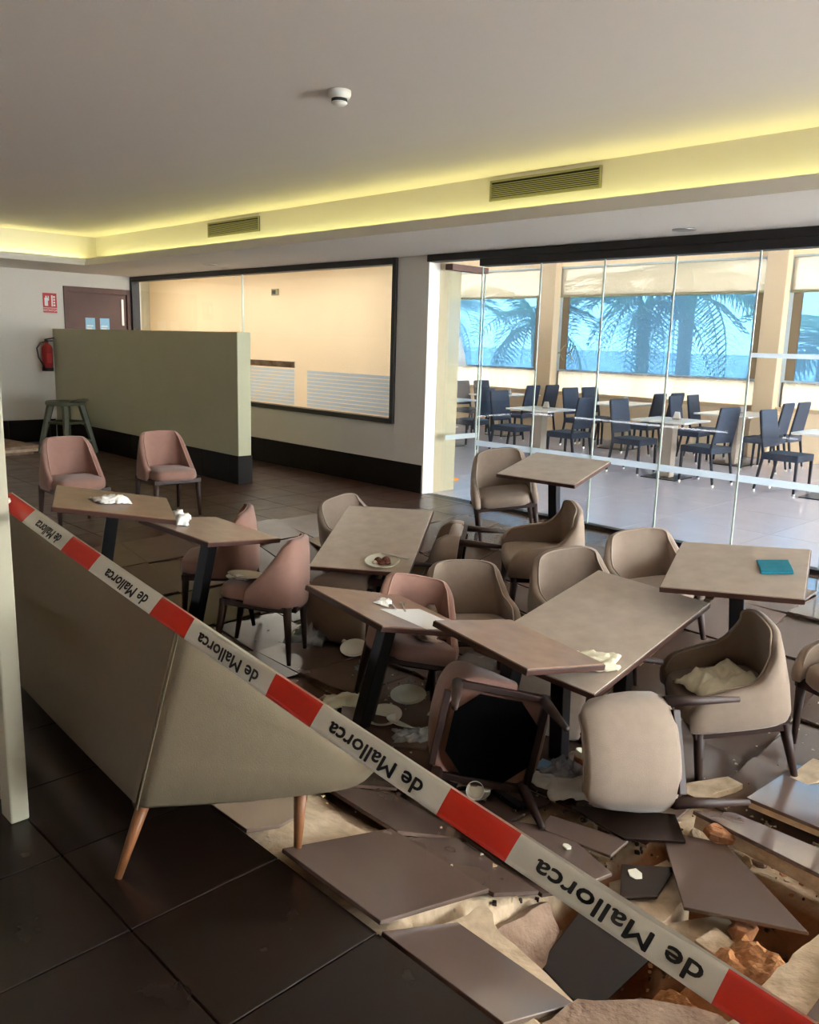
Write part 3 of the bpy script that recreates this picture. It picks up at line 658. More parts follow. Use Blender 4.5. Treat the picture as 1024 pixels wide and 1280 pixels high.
# ------------------------------------------------------------------ small fittings
def vent(x0_, x1_, label):
    t = thing('air_vent', label, 'vent', ((x0_ + x1_) / 2, 5.33, 2.79), group='cove air vents'); h = (x1_ - x0_) / 2
    b = MB(); b.box(-h, h, -.006, 0, -.075, .075); obj('backing', b, 'grille_dark', t)
    b = MB(); b.box(-h, h, -.016, -.004, .062, .078); b.box(-h, h, -.016, -.004, -.078, -.062); b.box(-h, -h + .016, -.016, -.004, -.062, .062); b.box(h - .016, h, -.016, -.004, -.062, .062); obj('frame', b, 'grille', t, bevel=.002)
    for k in range(8):
        z = -.05 + k * .0142; b = MB(); b.box(-h + .016, h - .016, -.018, -.006, -.0025, .0025, Matrix.Translation((0, 0, z)) @ Matrix.Rotation(.5, 4, 'X')); obj('slat', b, 'grille', t)
vent(-8.75, -7.74, 'short slatted air vent on the cove, above the corridor window'); vent(-4.58, -3.56, 'wide slatted air vent on the cove, above the glass panels')
t = thing('smoke_detector', 'white smoke detector on the ceiling', 'detector', (-3.72, 3.07, 2.9))
b = MB(); b.lathe([(.062, 0), (.062, -.02), (.055, -.035), (.05, -.04)], 28); obj('base', b, 'white', t, smooth=True)
b = MB(); b.lathe([(.042, -.04), (.042, -.055)], 24); obj('sensor_ring', b, 'grille_dark', t)
b = MB(); b.lathe([(.04, -.055), (.044, -.06), (.03, -.072), (.001, -.074)], 24); obj('cap', b, 'white', t, smooth=True)
for i, (x, y) in enumerate(((-3.31, 6.1), (-9.6, 5.85))):
    t = thing('downlight', ['round recessed downlight in the soffit above the glass panels', 'round recessed downlight in the soffit above the corridor window'][i], 'downlight', (x, y, 2.5), group='soffit downlights')
    b = MB(); b.lathe([(.09, 0), (.09, -.006), (.075, -.008), (.07, -.002)], 28); obj('ring', b, 'steel', t, smooth=True)
    b = MB(); b.lathe([(.07, -.001), (.001, -.002)], 24); obj('lens', b, 'white', t)
t = thing('fire_extinguisher', 'red fire extinguisher hanging on the wall by the partition', 'extinguisher', (-12.78, 5.03, 1.05))
b = MB(); b.lathe([(.07, 0), (.078, .02), (.078, .33), (.065, .37), (.03, .395), (.022, .42)], 24); obj('cylinder', b, 'red', t, smooth=True)
b = MB(); b.lathe([(.08, 0), (.08, .05)], 24); obj('foot_ring', b, 'ink', t)
b = MB(); b.tube([(0, 0, .42), (0, 0, .45)], .024, 10); b.tube([(-.0, -.03, .455), (0, .11, .485)], [.012, .009], 8); b.tube([(0, -.03, .44), (0, .09, .44)], .008, 8); obj('valve_handle', b, 'ink', t)
b = MB(); b.tube([(.0, -.02, .43), (.02, -.10, .41), (.02, -.155, .33), (.03, -.14, .2), (.05, -.085, .09), (.05, -.07, .03)], [.011] * 5 + [.018], 8); obj('hose', b, 'ink', t, smooth=True)
b = MB(); b.box(.0765, .0795, -.035, .035, .12, .26); obj('instruction_label', b, 'sign_red', t)
b = MB(); b.box(-.12, -.07, -.03, .03, .3, .36); obj('bracket', b, 'ink', t)
t = thing('fire_sign', 'red fire extinguisher sign on the wall above the extinguisher', 'sign', (-12.895, 5.155, 2.04))
b = MB(); b.box(0, .006, -.1, .1, -.07, .14); b.box(0, .006, -.1, .1, -.14, -.078); obj('plate', b, 'sign_red', t)
b = MB(); b.box(.006, .008, -.08, -.03, -.045, .07); b.box(.006, .008, -.065, -.045, .07, .1); b.box(.006, .008, -.03, -.015, .03, .1); b.box(.006, .008, .02, .04, -.05, .11)
for k in range(4): b.box(.006, .008, .048, .075, -.045 + k * .04, -.02 + k * .04)
obj('pictogram', b, 'paper', t)
cu = bpy.data.curves.new('txt', 'FONT'); cu.body = 'EXTINTOR'; cu.size = .042; cu.align_x = 'CENTER'; cu.align_y = 'CENTER'; to = bpy.data.objects.new('txt', cu); COL.objects.link(to)
me = bpy.data.meshes.new_from_object(to.evaluated_get(bpy.context.evaluated_depsgraph_get())); bpy.data.objects.remove(to)
me.materials.append(M['paper']); o = bpy.data.objects.new('lettering', me); COL.objects.link(o); o.parent = t; o.rotation_euler = (math.pi / 2, 0, math.pi / 2); o.location = (.0075, 0, -.109)
# plastic stool by the partition
t = thing('step_stool', 'olive plastic stool with a ring seat against the low partition', 'stool', (-11.45, 4.72, 0), (0, 0, 20))
b = MB()
R1, R2 = .26, .12
b.lathe([(R2, .66), (R1 * .95, .655), (R1, .665), (R1, .70), (R1 * .95, .71), (R2, .705), (R2, .66)], 28); obj('seat', b, 'stool', t, smooth=True)
b = MB(); b.tube([(.24 + .11 * math.cos(a), .0 + .11 * math.sin(a), .72 + .02 * math.cos(a)) for a in [k * math.pi / 10 for k in range(21)]], .018, 8, cap=False); obj('handle_ring', b, 'stool', t, smooth=True)
for k in range(4):
    a = math.pi / 4 + k * math.pi / 2; b = MB(); b.tube([(.19 * math.cos(a), .19 * math.sin(a), .67), (.36 * math.cos(a), .36 * math.sin(a), 0)], [.05, .035], 6); obj('leg', b, 'stool', t)
for zz, rr_ in ((.17, .32), (.42, .255)):
    b = MB(); b.tube([(rr_ * math.cos(math.pi / 4 + k * math.pi / 2), rr_ * math.sin(math.pi / 4 + k * math.pi / 2), zz) for k in range(5)], .02, 6); obj('stretcher_ring', b, 'stool', t)
# stack of lifted tiles by the west wall
for k in range(3):
    b = MB(); b.box(-.55, .55, -.35, .35, 0, .035); o = obj('stacked_board', b, ['screed_dark', 'screed', 'screed_dark'][k], None, bevel=.004)
    tag(o, ['pale board at the bottom of the stack by the dark skirting', 'pale board in the middle of the stack by the dark skirting', 'pale board on top of the stack by the dark skirting'][k], 'board', 'boards stacked by the skirting'); o.location = (-12.1, 3.95 + .03 * k, .0 + .036 * k); o.rotation_euler = (0, 0, math.radians(4 * k))
# ------------------------------------------------------------------ things on tables and seats
def crumple(name, w_, d_, h_, seed, m, label, cat='napkin', n=18, rough=1):
    def fn(u, v):
        x, y = (u - .5) * w_, (v - .5) * d_
        q = noise.noise((u * 3.1 + seed, v * 3.1, seed)) * .5 + .5; q2 = noise.noise((u * 8 + seed, v * 8, seed + 3))
        edge = min(u, v, 1 - u, 1 - v) * 4; edge = min(1, edge) ** .6
        return (x * (1 + .18 * noise.noise((v * 4, seed, 1))) + .02 * q2, y * (1 + .25 * noise.noise((u * 4, seed, 5))) + .02 * q2, .004 + h_ * (q * edge * .9 + abs(q2) * .35 * rough * (.3 + edge)))
    b = MB(); b.grid(n, n, fn); o = obj(name, b, m, None, smooth=True, solid=.003); tag(o, label, cat); return o
HT = .69
on(T1, -.02, -.02, HT, 30, crumple('napkin', .2, .13, .05, 1.3, 'napkin', 'crumpled white napkin on the brown table by the extinguisher wall'))
on(T2, -.1, .2, HT, 40, crumple('napkin', .30, .14, .07, 4.1, 'napkin', 'crumpled white napkin on the table tilted over a pink chair'))
on(T6, .18, -.33, HT, 35, crumple('napkin', .22, .15, .035, 7.7, 'napkin_cream', 'crumpled cream napkin on the large taupe table'))
on(B7, .02, .02, .45, 20, crumple('cloth', .34, .27, .08, 2.2, 'napkin_cream', 'large crumpled cream cloth on the seat of an armchair', 'cloth', 24))
on(C5, .08, .03, .44, 10, crumple('napkin', .2, .1, .03, 9.3, 'napkin_pink', 'pinkish crumpled napkin on the pink chair behind a tilted table'))
on(C4, .18, .02, .437, 20, crumple('napkin', .12, .12, .02, 5.5, 'napkin', 'white napkin under the plate on a pink chair'))
def plate(name, label, r, m='china', food=False):
    t = thing(name, label, 'plate')
    b = MB(); b.lathe([(.001, .004), (r * .55, .004), (r * .62, .008), (r * .95, .02), (r, .022), (r, .019), (r * .64, .003), (r * .55, 0), (.001, 0)], 32); obj('plate_body', b, m, t, smooth=True)
    if food:
        for k, (x, y, s) in enumerate(((-.03, .01, .026), (.02, .015, .03), (.0, -.03, .024), (.04, -.02, .02), (-.045, -.025, .018))):
            b = MB(); b.lathe([(.001, 0), (s, .004), (s * .9, s * .6), (s * .4, s), (.001, s * 1.05)], 9, (x, y, .006)); obj('leftover', b, 'food' if k != 4 else 'napkin_pink', t, smooth=True)
    return t
p = plate('plate', 'pale plate with leftovers on the long sloping table', .115, 'china_green', True); on(T3, .13, -.43, HT, 0, p)
b = MB(); b.box(-.012, .012, -.1, .1, 0, .006); k1 = tag(obj('knife', b, 'steel', None, bevel=.003), 'table knife on the rim of the leftovers plate', 'cutlery'); on(T3, .20, -.36, HT + .022, 70, k1)
p = plate('plate', 'pale empty plate on the seat of a pink chair', .12, 'china_green'); on(C4, .12, .02, .45, 0, p)
# folded teal napkin
b = MB(); b.box(-.075, .075, -.085, .085, 0, .012); nb = obj('napkin', b, 'napkin_teal', None, bevel=.004); b = MB(); b.box(-.073, .073, -.085, .0, .012, .02); obj('fold', b, 'napkin_teal', nb, bevel=.003)
tag(nb, 'folded teal napkin on the square taupe table', 'napkin'); on(T7, .17, .03, HT, 12, nb)
# paper sheet and cutlery on T4
b = MB(); b.grid(10, 10, lambda u, v: ((u - .5) * .34, (v - .5) * .3, .002 + .006 * max(0, u + v - 1.5))); ps = tag(obj('paper_sheet', b, 'paper', None, solid=.0008), 'white paper place mat on the small tilted table', 'paper'); on(T4, .08, -.15, HT, 12, ps)
for k, (x, y, a) in enumerate(((.05, .06, 62), (.1, .03, 55))):
    t = thing(['fork', 'spoon'][k], ['steel fork on the small tilted table with paper', 'steel spoon on the small tilted table with paper'][k], 'cutlery', group='cutlery on the tilted table')
    b = MB(); b.tube([(-.09, 0, .005), (.03, 0, .008), (.09, 0, .006)], [.005, .003, .004], 6); obj('handle', b, 'steel', t)
    b = MB()
    if k == 0:
        for dy in (-.008, 0, .008): b.box(.05, .1, dy - .002, dy + .002, .004, .007)
    else: b.lathe([(.001, .002), (.018, .006), (.016, .009), (.001, .004)], 12, (.1, 0, 0), sx=1.5)
    obj(['tines', 'bowl'][k], b, 'steel', t); on(T4, x, y, HT, a, t)
on(T4, .02, .1, HT, 40, crumple('napkin', .18, .07, .025, 3.3, 'napkin', 'folded white napkin beside the cutlery on the tilted table'))

# ------------------------------------------------------------------ rubble
def plan_poly(name, P, th, mats, label, cat, group=None, jag=0, seed=0, under=None):
    """a broken slab given by the world positions of its corners (top face)"""
    c = Vector((0, 0, 0))
    for p_ in P: c += Vector(p_)
    c /= len(P); P = [Vector(p_) for p_ in P]
    n = Vector((0, 0, 0))
    for i in range(len(P)): n += (P[i] - c).cross(P[(i + 1) % len(P)] - c)
    n.normalize()
    if n.z < 0: P = P[::-1]; n = -n
    x = (P[1] - P[0]).normalized(); y = n.cross(x); R = Matrix((x, y, n)).transposed().to_4x4()
    loc = [(Vector((p_ - c)).dot(x), Vector((p_ - c)).dot(y)) for p_ in P]
    r = random.Random(seed)
    if jag:
        L = []
        for i in range(len(loc)):
            a, d = loc[i], loc[(i + 1) % len(loc)]; L.append(a); k = max(1, int(math.hypot(d[0] - a[0], d[1] - a[1]) / .05))
            for q in range(1, k): L.append((a[0] + (d[0] - a[0]) * q / k + r.uniform(-jag, jag), a[1] + (d[1] - a[1]) * q / k + r.uniform(-jag, jag)))
        loc = L
    b = MB(); b.prism(loc, -th, 0); o = obj(name, b, mats, None, bevel=.002, seg=1)
    o.matrix_world = Matrix.Translation(c) @ R
    if label: tag(o, label, cat, group)
    if under:
        b = MB(); b.prism([(x_ * .97 + r.uniform(-.008, .008), y_ * .97 + r.uniform(-.008, .008)) for x_, y_ in loc], -th - under, -th - .0005); obj('mortar_bed', b, 'screed', o)['label'] = 'crumbling cream mortar stuck under the tile'
    return o
GB = 'broken floor tiles around the hole'
plan_poly('broken_tile', [(-1.447, 2.898, -.27), (-1.206, 2.963, -.26), (-.78, 2.644, -.23), (-1.139, 2.505, -.27)], .014, 'tile_shiny', 'large grey tile tilted across the rubble, pointing at the brick', 'tile', GB)
plan_poly('broken_tile', [(-1.371, 3.007, -.205), (-1.28, 3.19, -.25), (-.70, 3.2, -.25), (-.62, 2.90, -.185)], .016, 'tile_shiny', 'long shiny tile with mortar beneath it, beside the lying armchair', 'tile', GB, under=.05)
plan_poly('broken_tile', [(-1.316, 3.389, -.27), (-1.324, 3.98, -.33), (-.86, 4.0, -.33), (-.78, 3.38, -.27)], .016, 'tile_shiny', 'broad grey tile beyond the long shiny one', 'tile', GB, under=.03)
plan_poly('broken_tile', [(-1.418, 2.08, -.42), (-1.433, 2.347, -.34), (-1.178, 2.433, -.42), (-1.24, 2.12, -.54)], .014, 'tile_darker', 'dark brown tile fallen into the hole', 'tile', GB)
plan_poly('broken_tile', [(-1.497, 1.42, .0), (-1.455, 1.69, -.084), (-1.03, 1.68, -.082), (-1.06, 1.42, .0)], .016, 'tile_shiny', 'pale reflecting tile at the near lip of the hole', 'tile', GB, under=.03)
plan_poly('broken_tile', [(-2.427, 1.42, -.002), (-2.16, 1.42, -.002), (-2.15, 1.55, -.02), (-2.2, 1.68, -.055), (-2.3, 1.78, -.085), (-2.427, 1.88, -.12)], .014, 'tile_shiny', 'broken brown tile with a rounded edge below the sofa leg', 'tile', GB)
plan_poly('broken_tile', [(-1.911, 2.495, -.315), (-1.742, 2.63, -.29), (-1.41, 2.489, -.255), (-1.43, 2.30, -.245), (-1.60, 2.22, -.24), (-1.93, 2.28, -.25)], .014, 'tile_shiny', 'cracked brown tile leaning toward the hole under the tape', 'tile', GB)
plan_poly('broken_tile', [(-1.44, 2.60, -.295), (-1.291, 2.737, -.295), (-1.253, 2.535, -.30), (-1.339, 2.427, -.30)], .014, 'tile_darker', 'small dark tile scrap with a china shard on it', 'tile', GB)
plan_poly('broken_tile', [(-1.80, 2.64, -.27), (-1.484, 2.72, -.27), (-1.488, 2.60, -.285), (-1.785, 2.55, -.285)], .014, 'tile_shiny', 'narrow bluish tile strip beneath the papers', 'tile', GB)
plan_poly('broken_tile', [(-1.78, 2.74, -.255), (-1.44, 3.0, -.25), (-1.32, 2.86, -.255), (-1.497, 2.703, -.26)], .014, 'tile_darker', 'dark tile strip under the lying armchair', 'tile', GB)
plan_poly('broken_tile', [(-3.25, 2.75, -.33), (-2.75, 3.05, -.30), (-2.62, 2.75, -.33), (-3.0, 2.5, -.34)], .014, 'tile_shiny', 'shiny tile strewn with plates under the tilted table', 'tile', GB)
plan_poly('broken_tile', [(-.95, 4.05, -.24), (-.8, 4.3, -.22), (-.6, 4.0, -.2), (-.8, 3.8, -.24)], .014, 'tile_darker', 'small dark tile resting on the broad grey tile', 'tile', GB)
plan_poly('broken_tile', [(-4.9, 5.25, .0), (-4.55, 5.95, .02), (-4.0, 5.8, .0), (-4.3, 5.2, -.03)], .016, 'tile_shiny', 'bluish tile lifted at the foot of the glass wall', 'tile', GB)
plan_poly('broken_tile', [(-5.6, 4.3, -.06), (-5.5, 4.9, -.02), (-5.0, 4.8, -.06), (-5.1, 4.25, -.1)], .016, 'tile_shiny', 'brown tile lifted behind the long sloping table', 'tile', GB)
GS = 'cream screed slabs in the hole'
plan_poly('screed_slab', [(-1.44, 2.52, -.335), (-1.36, 2.80, -.325), (-1.2, 2.68, -.325), (-1.185, 2.46, -.33), (-1.32, 2.40, -.335)], .12, 'screed', 'cream screed slab under the dark tile scrap', 'slab', GS, jag=.006, seed=1)
plan_poly('screed_slab', [(-1.205, 2.478, -.35), (-1.069, 2.671, -.335), (-1.002, 2.633, -.335), (-.965, 2.46, -.345), (-1.03, 2.38, -.35), (-1.12, 2.42, -.355)], .10, 'screed', 'cream screed slab in the middle of the hole', 'slab', GS, jag=.01, seed=2)
plan_poly('screed_slab', [(-1.059, 2.433, -.31), (-1.04, 2.553, -.31), (-.962, 2.523, -.31), (-.965, 2.415, -.31)], .05, 'screed', 'small squarish cream block on the screed slab', 'slab', GS, jag=.004, seed=3)
plan_poly('screed_slab', [(-1.49, 1.92, -.26), (-1.50, 2.22, -.30), (-1.42, 2.24, -.44), (-1.40, 1.92, -.44)], .04, 'screed_dark', 'upright cream plank of screed at the side of the hole', 'slab', GS, jag=.006, seed=4)
plan_poly('screed_slab', [(-1.49, 1.66, -.10), (-1.49, 1.86, -.12), (-1.44, 1.84, -.13), (-1.36, 1.78, -.12), (-1.22, 1.76, -.115), (-1.03, 1.71, -.11), (-1.03, 1.64, -.10)], .05, 'screed', 'ragged cream screed edge behind the pale reflecting tile', 'slab', GS, jag=.012, seed=5)
plan_poly('screed_slab', [(-1.05, 1.42, -.03), (-1.017, 1.67, -.06), (-.844, 1.83, -.06), (-.741, 1.88, -.04), (-.60, 1.88, -.02), (-.57, 1.42, -.0)], .09, 'screed_dark', 'rough pinkish concrete lip nearest the tape end', 'slab', GS, jag=.016, seed=6)
plan_poly('screed_slab', [(-.70, 1.80, -.02), (-.70, 2.1, -.03), (-.68, 2.55, -.06), (-.56, 2.5, -.03), (-.575, 1.80, -.01)], .08, 'screed', 'pale broken border of screed at the hole side', 'slab', GS, jag=.012, seed=7)
plan_poly('screed_slab', [(-1.3, 3.55, -.32), (-1.28, 4.05, -.30), (-1.17, 4.05, -.30), (-1.22, 3.45, -.32)], .03, 'screed', 'cream strip of screed under the armchair with the cloth', 'slab', GS, jag=.01, seed=8)
plan_poly('screed_slab', [(-1.66, 3.36, -.35), (-1.5, 3.62, -.33), (-1.42, 3.6, -.33), (-1.5, 3.34, -.34)], .03, 'screed', 'cream wedge of screed between the two armchairs', 'slab', GS, jag=.006, seed=9)
def chunk(sx, sy, sz, seed):
    r = random.Random(seed); b = MB(); n = 8
    prof = [(.001, -1), (.75, -.95), (1, -.5), (1, .4), (.8, .95), (.001, 1)]
    pts = []
    for rr_, z in prof:
        for k in range(n):
            a = 2 * math.pi * k / n; j = 1 + r.uniform(-.22, .22); pts.append((rr_ * math.cos(a) * sx * j, rr_ * math.sin(a) * sy * j, z * sz * (1 + r.uniform(-.12, .12))))
    b.add(pts, [(i * n + j, i * n + (j + 1) % n, (i + 1) * n + (j + 1) % n, (i + 1) * n + j) for i in range(5) for j in range(n)]); return b
for k, (x, y, z, l) in enumerate(((-1.235, 2.975, -.235, 'orange brick lump on the corner of the large grey tile'), (-.97, 2.60, -.31, 'brown brick lump in the hole beside the cream block'))):
    o = tag(obj('brick', chunk(.062, .042, .027, 31 + k), 'brick', None, bevel=.004), l, 'brick', 'loose bricks'); o.location = (x, y, z); o.rotation_euler = (.1, .15, .5 + k)
for k, (x, y, z, sx, sy, l) in enumerate(((-.86, 2.42, -.285, .16, .2, 'orange earth clod filling the far side of the hole'), (-.90, 2.08, -.30, .17, .13, 'orange earth clod at the near side of the hole'))):
    b = MB()
    b.grid(26, 26, lambda u, v: ((u - .5) * 2 * sx, (v - .5) * 2 * sy, -.12 + (1 - max(abs(u - .5), abs(v - .5)) ** 4 * 16) * (.13 + .045 * noise.noise((u * 5 + k, v * 5, 2)) + .02 * noise.noise((u * 16, v * 16, k)))))
    o = tag(obj('earth_clod', b, 'earth', None, smooth=False), l, 'earth', 'earth clods in the hole'); o.location = (x, y, z)
rr = random.Random(5)
meshes = [obj('rubble_chunk', chunk(1, .75, .5, s), m_, None) for s, m_ in ((1, 'screed'), (2, 'screed'), (3, 'screed_dark'), (4, 'tile_side'))]
for o in meshes: bpy.data.objects.remove(o) if False else None
def scatter(n, xa, xb, ya, yb, za, smin, smax, label, group, first):
    for k in range(n):
        src = meshes[rr.choice((0, 1, 1, 2, 3))]; o = src.copy(); COL.objects.link(o); s = rr.uniform(smin, smax)
        x, y = rr.uniform(xa, xb), rr.uniform(ya, yb); o.location = (x, y, base_z(x, y) + za + s * .35); o.scale = (s, s * rr.uniform(.6, 1), s * rr.uniform(.5, 1)); o.rotation_euler = (rr.uniform(-.3, .3), rr.uniform(-.3, .3), rr.uniform(0, 6.3)); tag(o, label, 'rubble', group)
scatter(60, -1.44, -.72, 1.70, 2.6, 0, .025, .085, 'lump of screed at the bottom of the hole', 'lumps in the hole', 0)
scatter(60, -1.8, -.8, 2.45, 3.2, .0, .014, .06, 'small lump of screed on the rubble beside the lying armchair', 'lumps by the lying armchair', 0)
scatter(30, -2.4, -1.65, 2.3, 3.2, .03, .01, .028, 'crumb of screed by the upturned chair', 'lumps by the upturned chair', 0)
scatter(16, -1.6, -.9, 3.3, 3.9, .03, .008, .02, 'crumb of screed under the armchair with the cloth', 'lumps under the cloth armchair', 0)
scatter(16, -4.6, -2.9, 2.9, 3.7, .03, .008, .02, 'crumb of screed under the tilted tables', 'lumps under the tables', 0)
for o in meshes: bpy.data.objects.remove(o)
# thin shards of tile and china, one scattered mass too small to count
b = MB()
for k in range(620):
    zone = rr.random()
    if zone < .35: x, y = rr.uniform(-2.3, -1.1), rr.uniform(2.45, 3.4)
    elif zone < .7: x, y = rr.uniform(-3.6, -2.6), rr.uniform(2.5, 3.4)
    else: x, y = rr.uniform(-4.6, -1.0), rr.uniform(1.6, 4.5)
    if -1.56 < x < -.6 and 1.45 < y < 3.1: y += 1.7
    s = rr.uniform(.003, .011); a = rr.uniform(0, 6.3); z = zf(x, y) + .012
    b.cur = rr.choice((0, 0, 1, 2))
    b.prism([(x + s * math.cos(a + q * 2.1) * rr.uniform(.5, 1.4), y + s * math.sin(a + q * 2.1)) for q in range(3)], z, z + rr.uniform(.002, .006))
tag(obj('crumbs', b, ['screed', 'china', 'tile_side']), 'tiny crumbs and splinters strewn over the sunken tiles', 'debris', kind='stuff')
b = MB()
for k in range(700):
    x, y = rr.uniform(-1.75, -.6), rr.uniform(1.7, 3.2); s_ = rr.uniform(.003, .012); a = rr.uniform(0, 6.3); z = base_z(x, y); b.cur = rr.choice((0, 1, 2, 2))
    b.prism([(x + s_ * math.cos(a + q * 1.57) * rr.uniform(.5, 1.4), y + s_ * math.sin(a + q * 1.57)) for q in range(4)], z - .004, z + rr.uniform(.003, .01))
tag(obj('grit', b, ['screed', 'earth', 'tile_side']), 'loose grit and splinters lying in the hole', 'debris', kind='stuff')
# broken crockery and litter
def put(o, x, y, dz=0, rot=(0, 0, 0)):
    o.location = (x, y, zf(x, y) + .02 + dz); o.rotation_euler = [math.radians(a) for a in rot]; return o
GP = 'plates smashed on the floor'
for (x, y, r, rot, l) in ((-3.1, 3.1, .1, (8, 5, 0), 'round white plate on the floor under the pink napkin chair'), (-2.86, 2.86, .115, (-10, 6, 30), 'cracked white plate leaning by the pink chair leg'), (-3.0, 2.82, .1, (6, -8, 70), 'white plate at the foot of the tilted table'), (-2.78, 3.05, .09, (12, 0, 0), 'small plate half hidden behind the upturned chair'), (-3.85, 3.35, .09, (15, 10, 0), 'white plate by the small ball on the dark floor')):
    p = plate('plate', l, r); p['group'] = GP; put(p, x, y, .015, rot)
def cup(name, label, r, h, m, band=None):
    t = thing(name, label, 'cup'); b = MB(); b.lathe([(.001, 0), (r * .6, 0), (r * .7, .01), (r * .95, h * .6), (r, h), (r * .93, h), (r * .88, h * .6), (r * .6, .012), (.001, .01)], 24); obj('cup_body', b, m, t, smooth=True)
    b = MB(); b.tube([(r * .9 + .02 * math.sin(a) * 1.2, 0, h * .5 + .022 * math.cos(a)) for a in [k * math.pi / 8 for k in range(9)]], .005, 6); obj('handle', b, m, t, smooth=True)
    if band: b = MB(); b.lathe([(r * .86, h * .35), (r * .965, h * .66), (r * .975, h * .66), (r * .87, h * .35)], 24); obj('print_band', b, band, t, smooth=True)
    return t
c = cup('cup', 'white cup tipped on a saucer below the upturned chair', .04, .06, 'china'); put(c, -2.17, 2.60, .045, (70, 0, 40))
p = plate('saucer', 'white saucer with a tipped cup, below the upturned chair', .075); put(p, -2.18, 2.60, .015, (4, 4, 0))
c = cup('mug', 'printed white mug among the crumpled foil', .045, .085, 'china', 'brick'); put(c, -1.98, 3.12, .03, (12, -10, 200))
put(crumple('foil', .2, .16, .07, 6.6, 'foil', 'crumpled foil around the printed mug', 'foil', 22, 2), -2.0, 3.05, .02, (0, 0, 20))
put(crumple('foil_wrapper', .12, .1, .05, 8.1, 'food', 'brown crumpled wrapper beside the printed mug', 'wrapper', 18, 2), -1.86, 3.16, .03, (0, 0, 60))
put(crumple('paper_sheet', .26, .17, .02, 1.9, 'paper', 'bent white paper lying below the printed mug', 'paper', 14), -1.84, 2.9, .07, (4, -6, 40))
put(crumple('paper_sheet', .24, .1, .03, 3.9, 'paper', 'torn white paper strip beside the upturned chair leg', 'paper', 14), -2.0, 2.86, .05, (4, 6, 20))
put(crumple('paper_sheet', .13, .1, .01, 5.9, 'paper_blue', 'small bluish paper beside the upturned chair seat', 'paper', 8), -2.08, 3.02, .03, (0, 0, 10))
put(crumple('plastic_bag', .26, .2, .13, 2.8, 'clear_plastic', 'clear crumpled plastic bag under the pink plate chair', 'bag', 22, 1.5), -4.2, 3.25, 0, (0, 0, 30))
put(crumple('foil', .13, .1, .05, 4.6, 'foil', 'crumpled foil behind the tilted table leg', 'foil', 18, 2), -3.55, 3.2, .0, (0, 0, 0))
put(crumple('foil', .22, .14, .05, 5.2, 'foil', 'glittering crumpled foil in front of the upturned chair back', 'foil', 22, 2), -2.75, 2.8, .0, (0, 0, 50))
put(crumple('cloth', .26, .16, .04, 7.2, 'napkin_cream', 'greyish cloth on the dark floor by the tilted table leg', 'cloth', 18), -3.3, 2.82, .0, (0, 0, 60))
b = MB(); b.lathe([(.001, -.024), (.014, -.02), (.024, 0), (.014, .02), (.001, .024)], 16); o = tag(obj('ball', b, 'china', None, smooth=True), 'small white ball on the dark floor', 'ball'); put(o, -4.0, 3.4, .02)
o = tag(obj('cloth_scrap', MB().prism([(0, 0), (.16, .02), (.1, .13)], 0, .012), 'napkin_cream'), 'cream triangular tile scrap behind the long sloping table', 'scrap'); put(o, -4.35, 4.5, .0, (50, 10, 30))
for k, (x, y, l, s) in enumerate(((-1.37, 2.58, 'white china shard on the dark tile scrap', .03), (-1.28, 2.55, 'white china shard on the cream screed slab', .018), (-1.62, 2.5, 'white china shard below the tape', .024))):
    b = MB(); b.prism([(s * math.cos(a), s * .8 * math.sin(a)) for a in (0, 1, 2, 3.4, 4.4, 5.3)], 0, .006); o = tag(obj('china_shard', b, 'china', None, bevel=.002), l, 'shard', 'china shards'); o.location = (x, y, (-.295, -.325, -.27)[k]); o.rotation_euler = (.2, .2, k)

# ------------------------------------------------------------------ dining room furniture
def make_wicker():
    t = thing('wicker_chair', '', 'chair')
    b = MB(); b.box(-.22, .22, -.22, .22, .385, .465); obj('seat', b, 'wicker', t, bevel=.012)
    T_ = Matrix.Translation((-.205, 0, .46)) @ Matrix.Rotation(-.16, 4, 'Y')
    b = MB(); b.box(-.016, .016, -.205, .205, .06, .50, T_); obj('backrest', b, 'wicker', t, bevel=.012)
    for s in (-1, 1):
        b = MB(); b.tube([(.2, s * .2, .39), (.205, s * .2, .0)], [.021, .017], 4, ph=.785); obj('leg', b, 'wicker_dark', t)
        b = MB(); b.tube([(-.285, s * .2, .93), (-.205, s * .2, .47), (-.205, s * .2, .39), (-.27, s * .205, 0)], [.014, .019, .02, .016], 4, ph=.785); obj('leg', b, 'wicker_dark', t)
        for x in (.205, -.268):
            b = MB(); b.tube([(x, s * .203, .0), (x, s * .203, .022)], .019, 6); obj('foot_cap', b, 'steel', t)
    return t
def make_white(L, W):
    t = thing('white_table', '', 'table')
    b = MB(); b.box(-L / 2, L / 2, -W / 2, W / 2, .722, .745); obj('tabletop', b, 'white_top', t, bevel=.004)
    b = MB(); b.box(-.07, .07, -.07, .07, .012, .722); obj('column', b, 'column_wood', t, bevel=.005)
    b = MB(); b.box(-.24, .24, -.24, .24, 0, .012); obj('base_plate', b, 'black_metal', t, bevel=.003)
    return t
wt = make_white(.72, .72); wl = make_white(.8, 1.1); wc = make_wicker()
front = [(-9.3, 10.0), (-7.31, 9.82), (-5.34, 9.93), (-3.4, 10.08)]; rear = [(-9.84, 12.1), (-7.47, 12.2), (-5.43, 12.0)]
GD, GW = 'navy woven dining chairs', 'white dining room tables'
fn = ['first small table', 'second small table', 'third small table', 'fourth small table']
rn_ = ['end window table', 'middle window table', 'pillar window table']
first_t = {id(wt): True, id(wl): True}; first_c = True
def place(src, label, loc, rz, group, first):
    if first: src.location = loc; src.rotation_euler = (0, 0, math.radians(rz)); tag(src, label, None, group); return src
    return dup(src, label, loc, (0, 0, rz), group)
fc = True
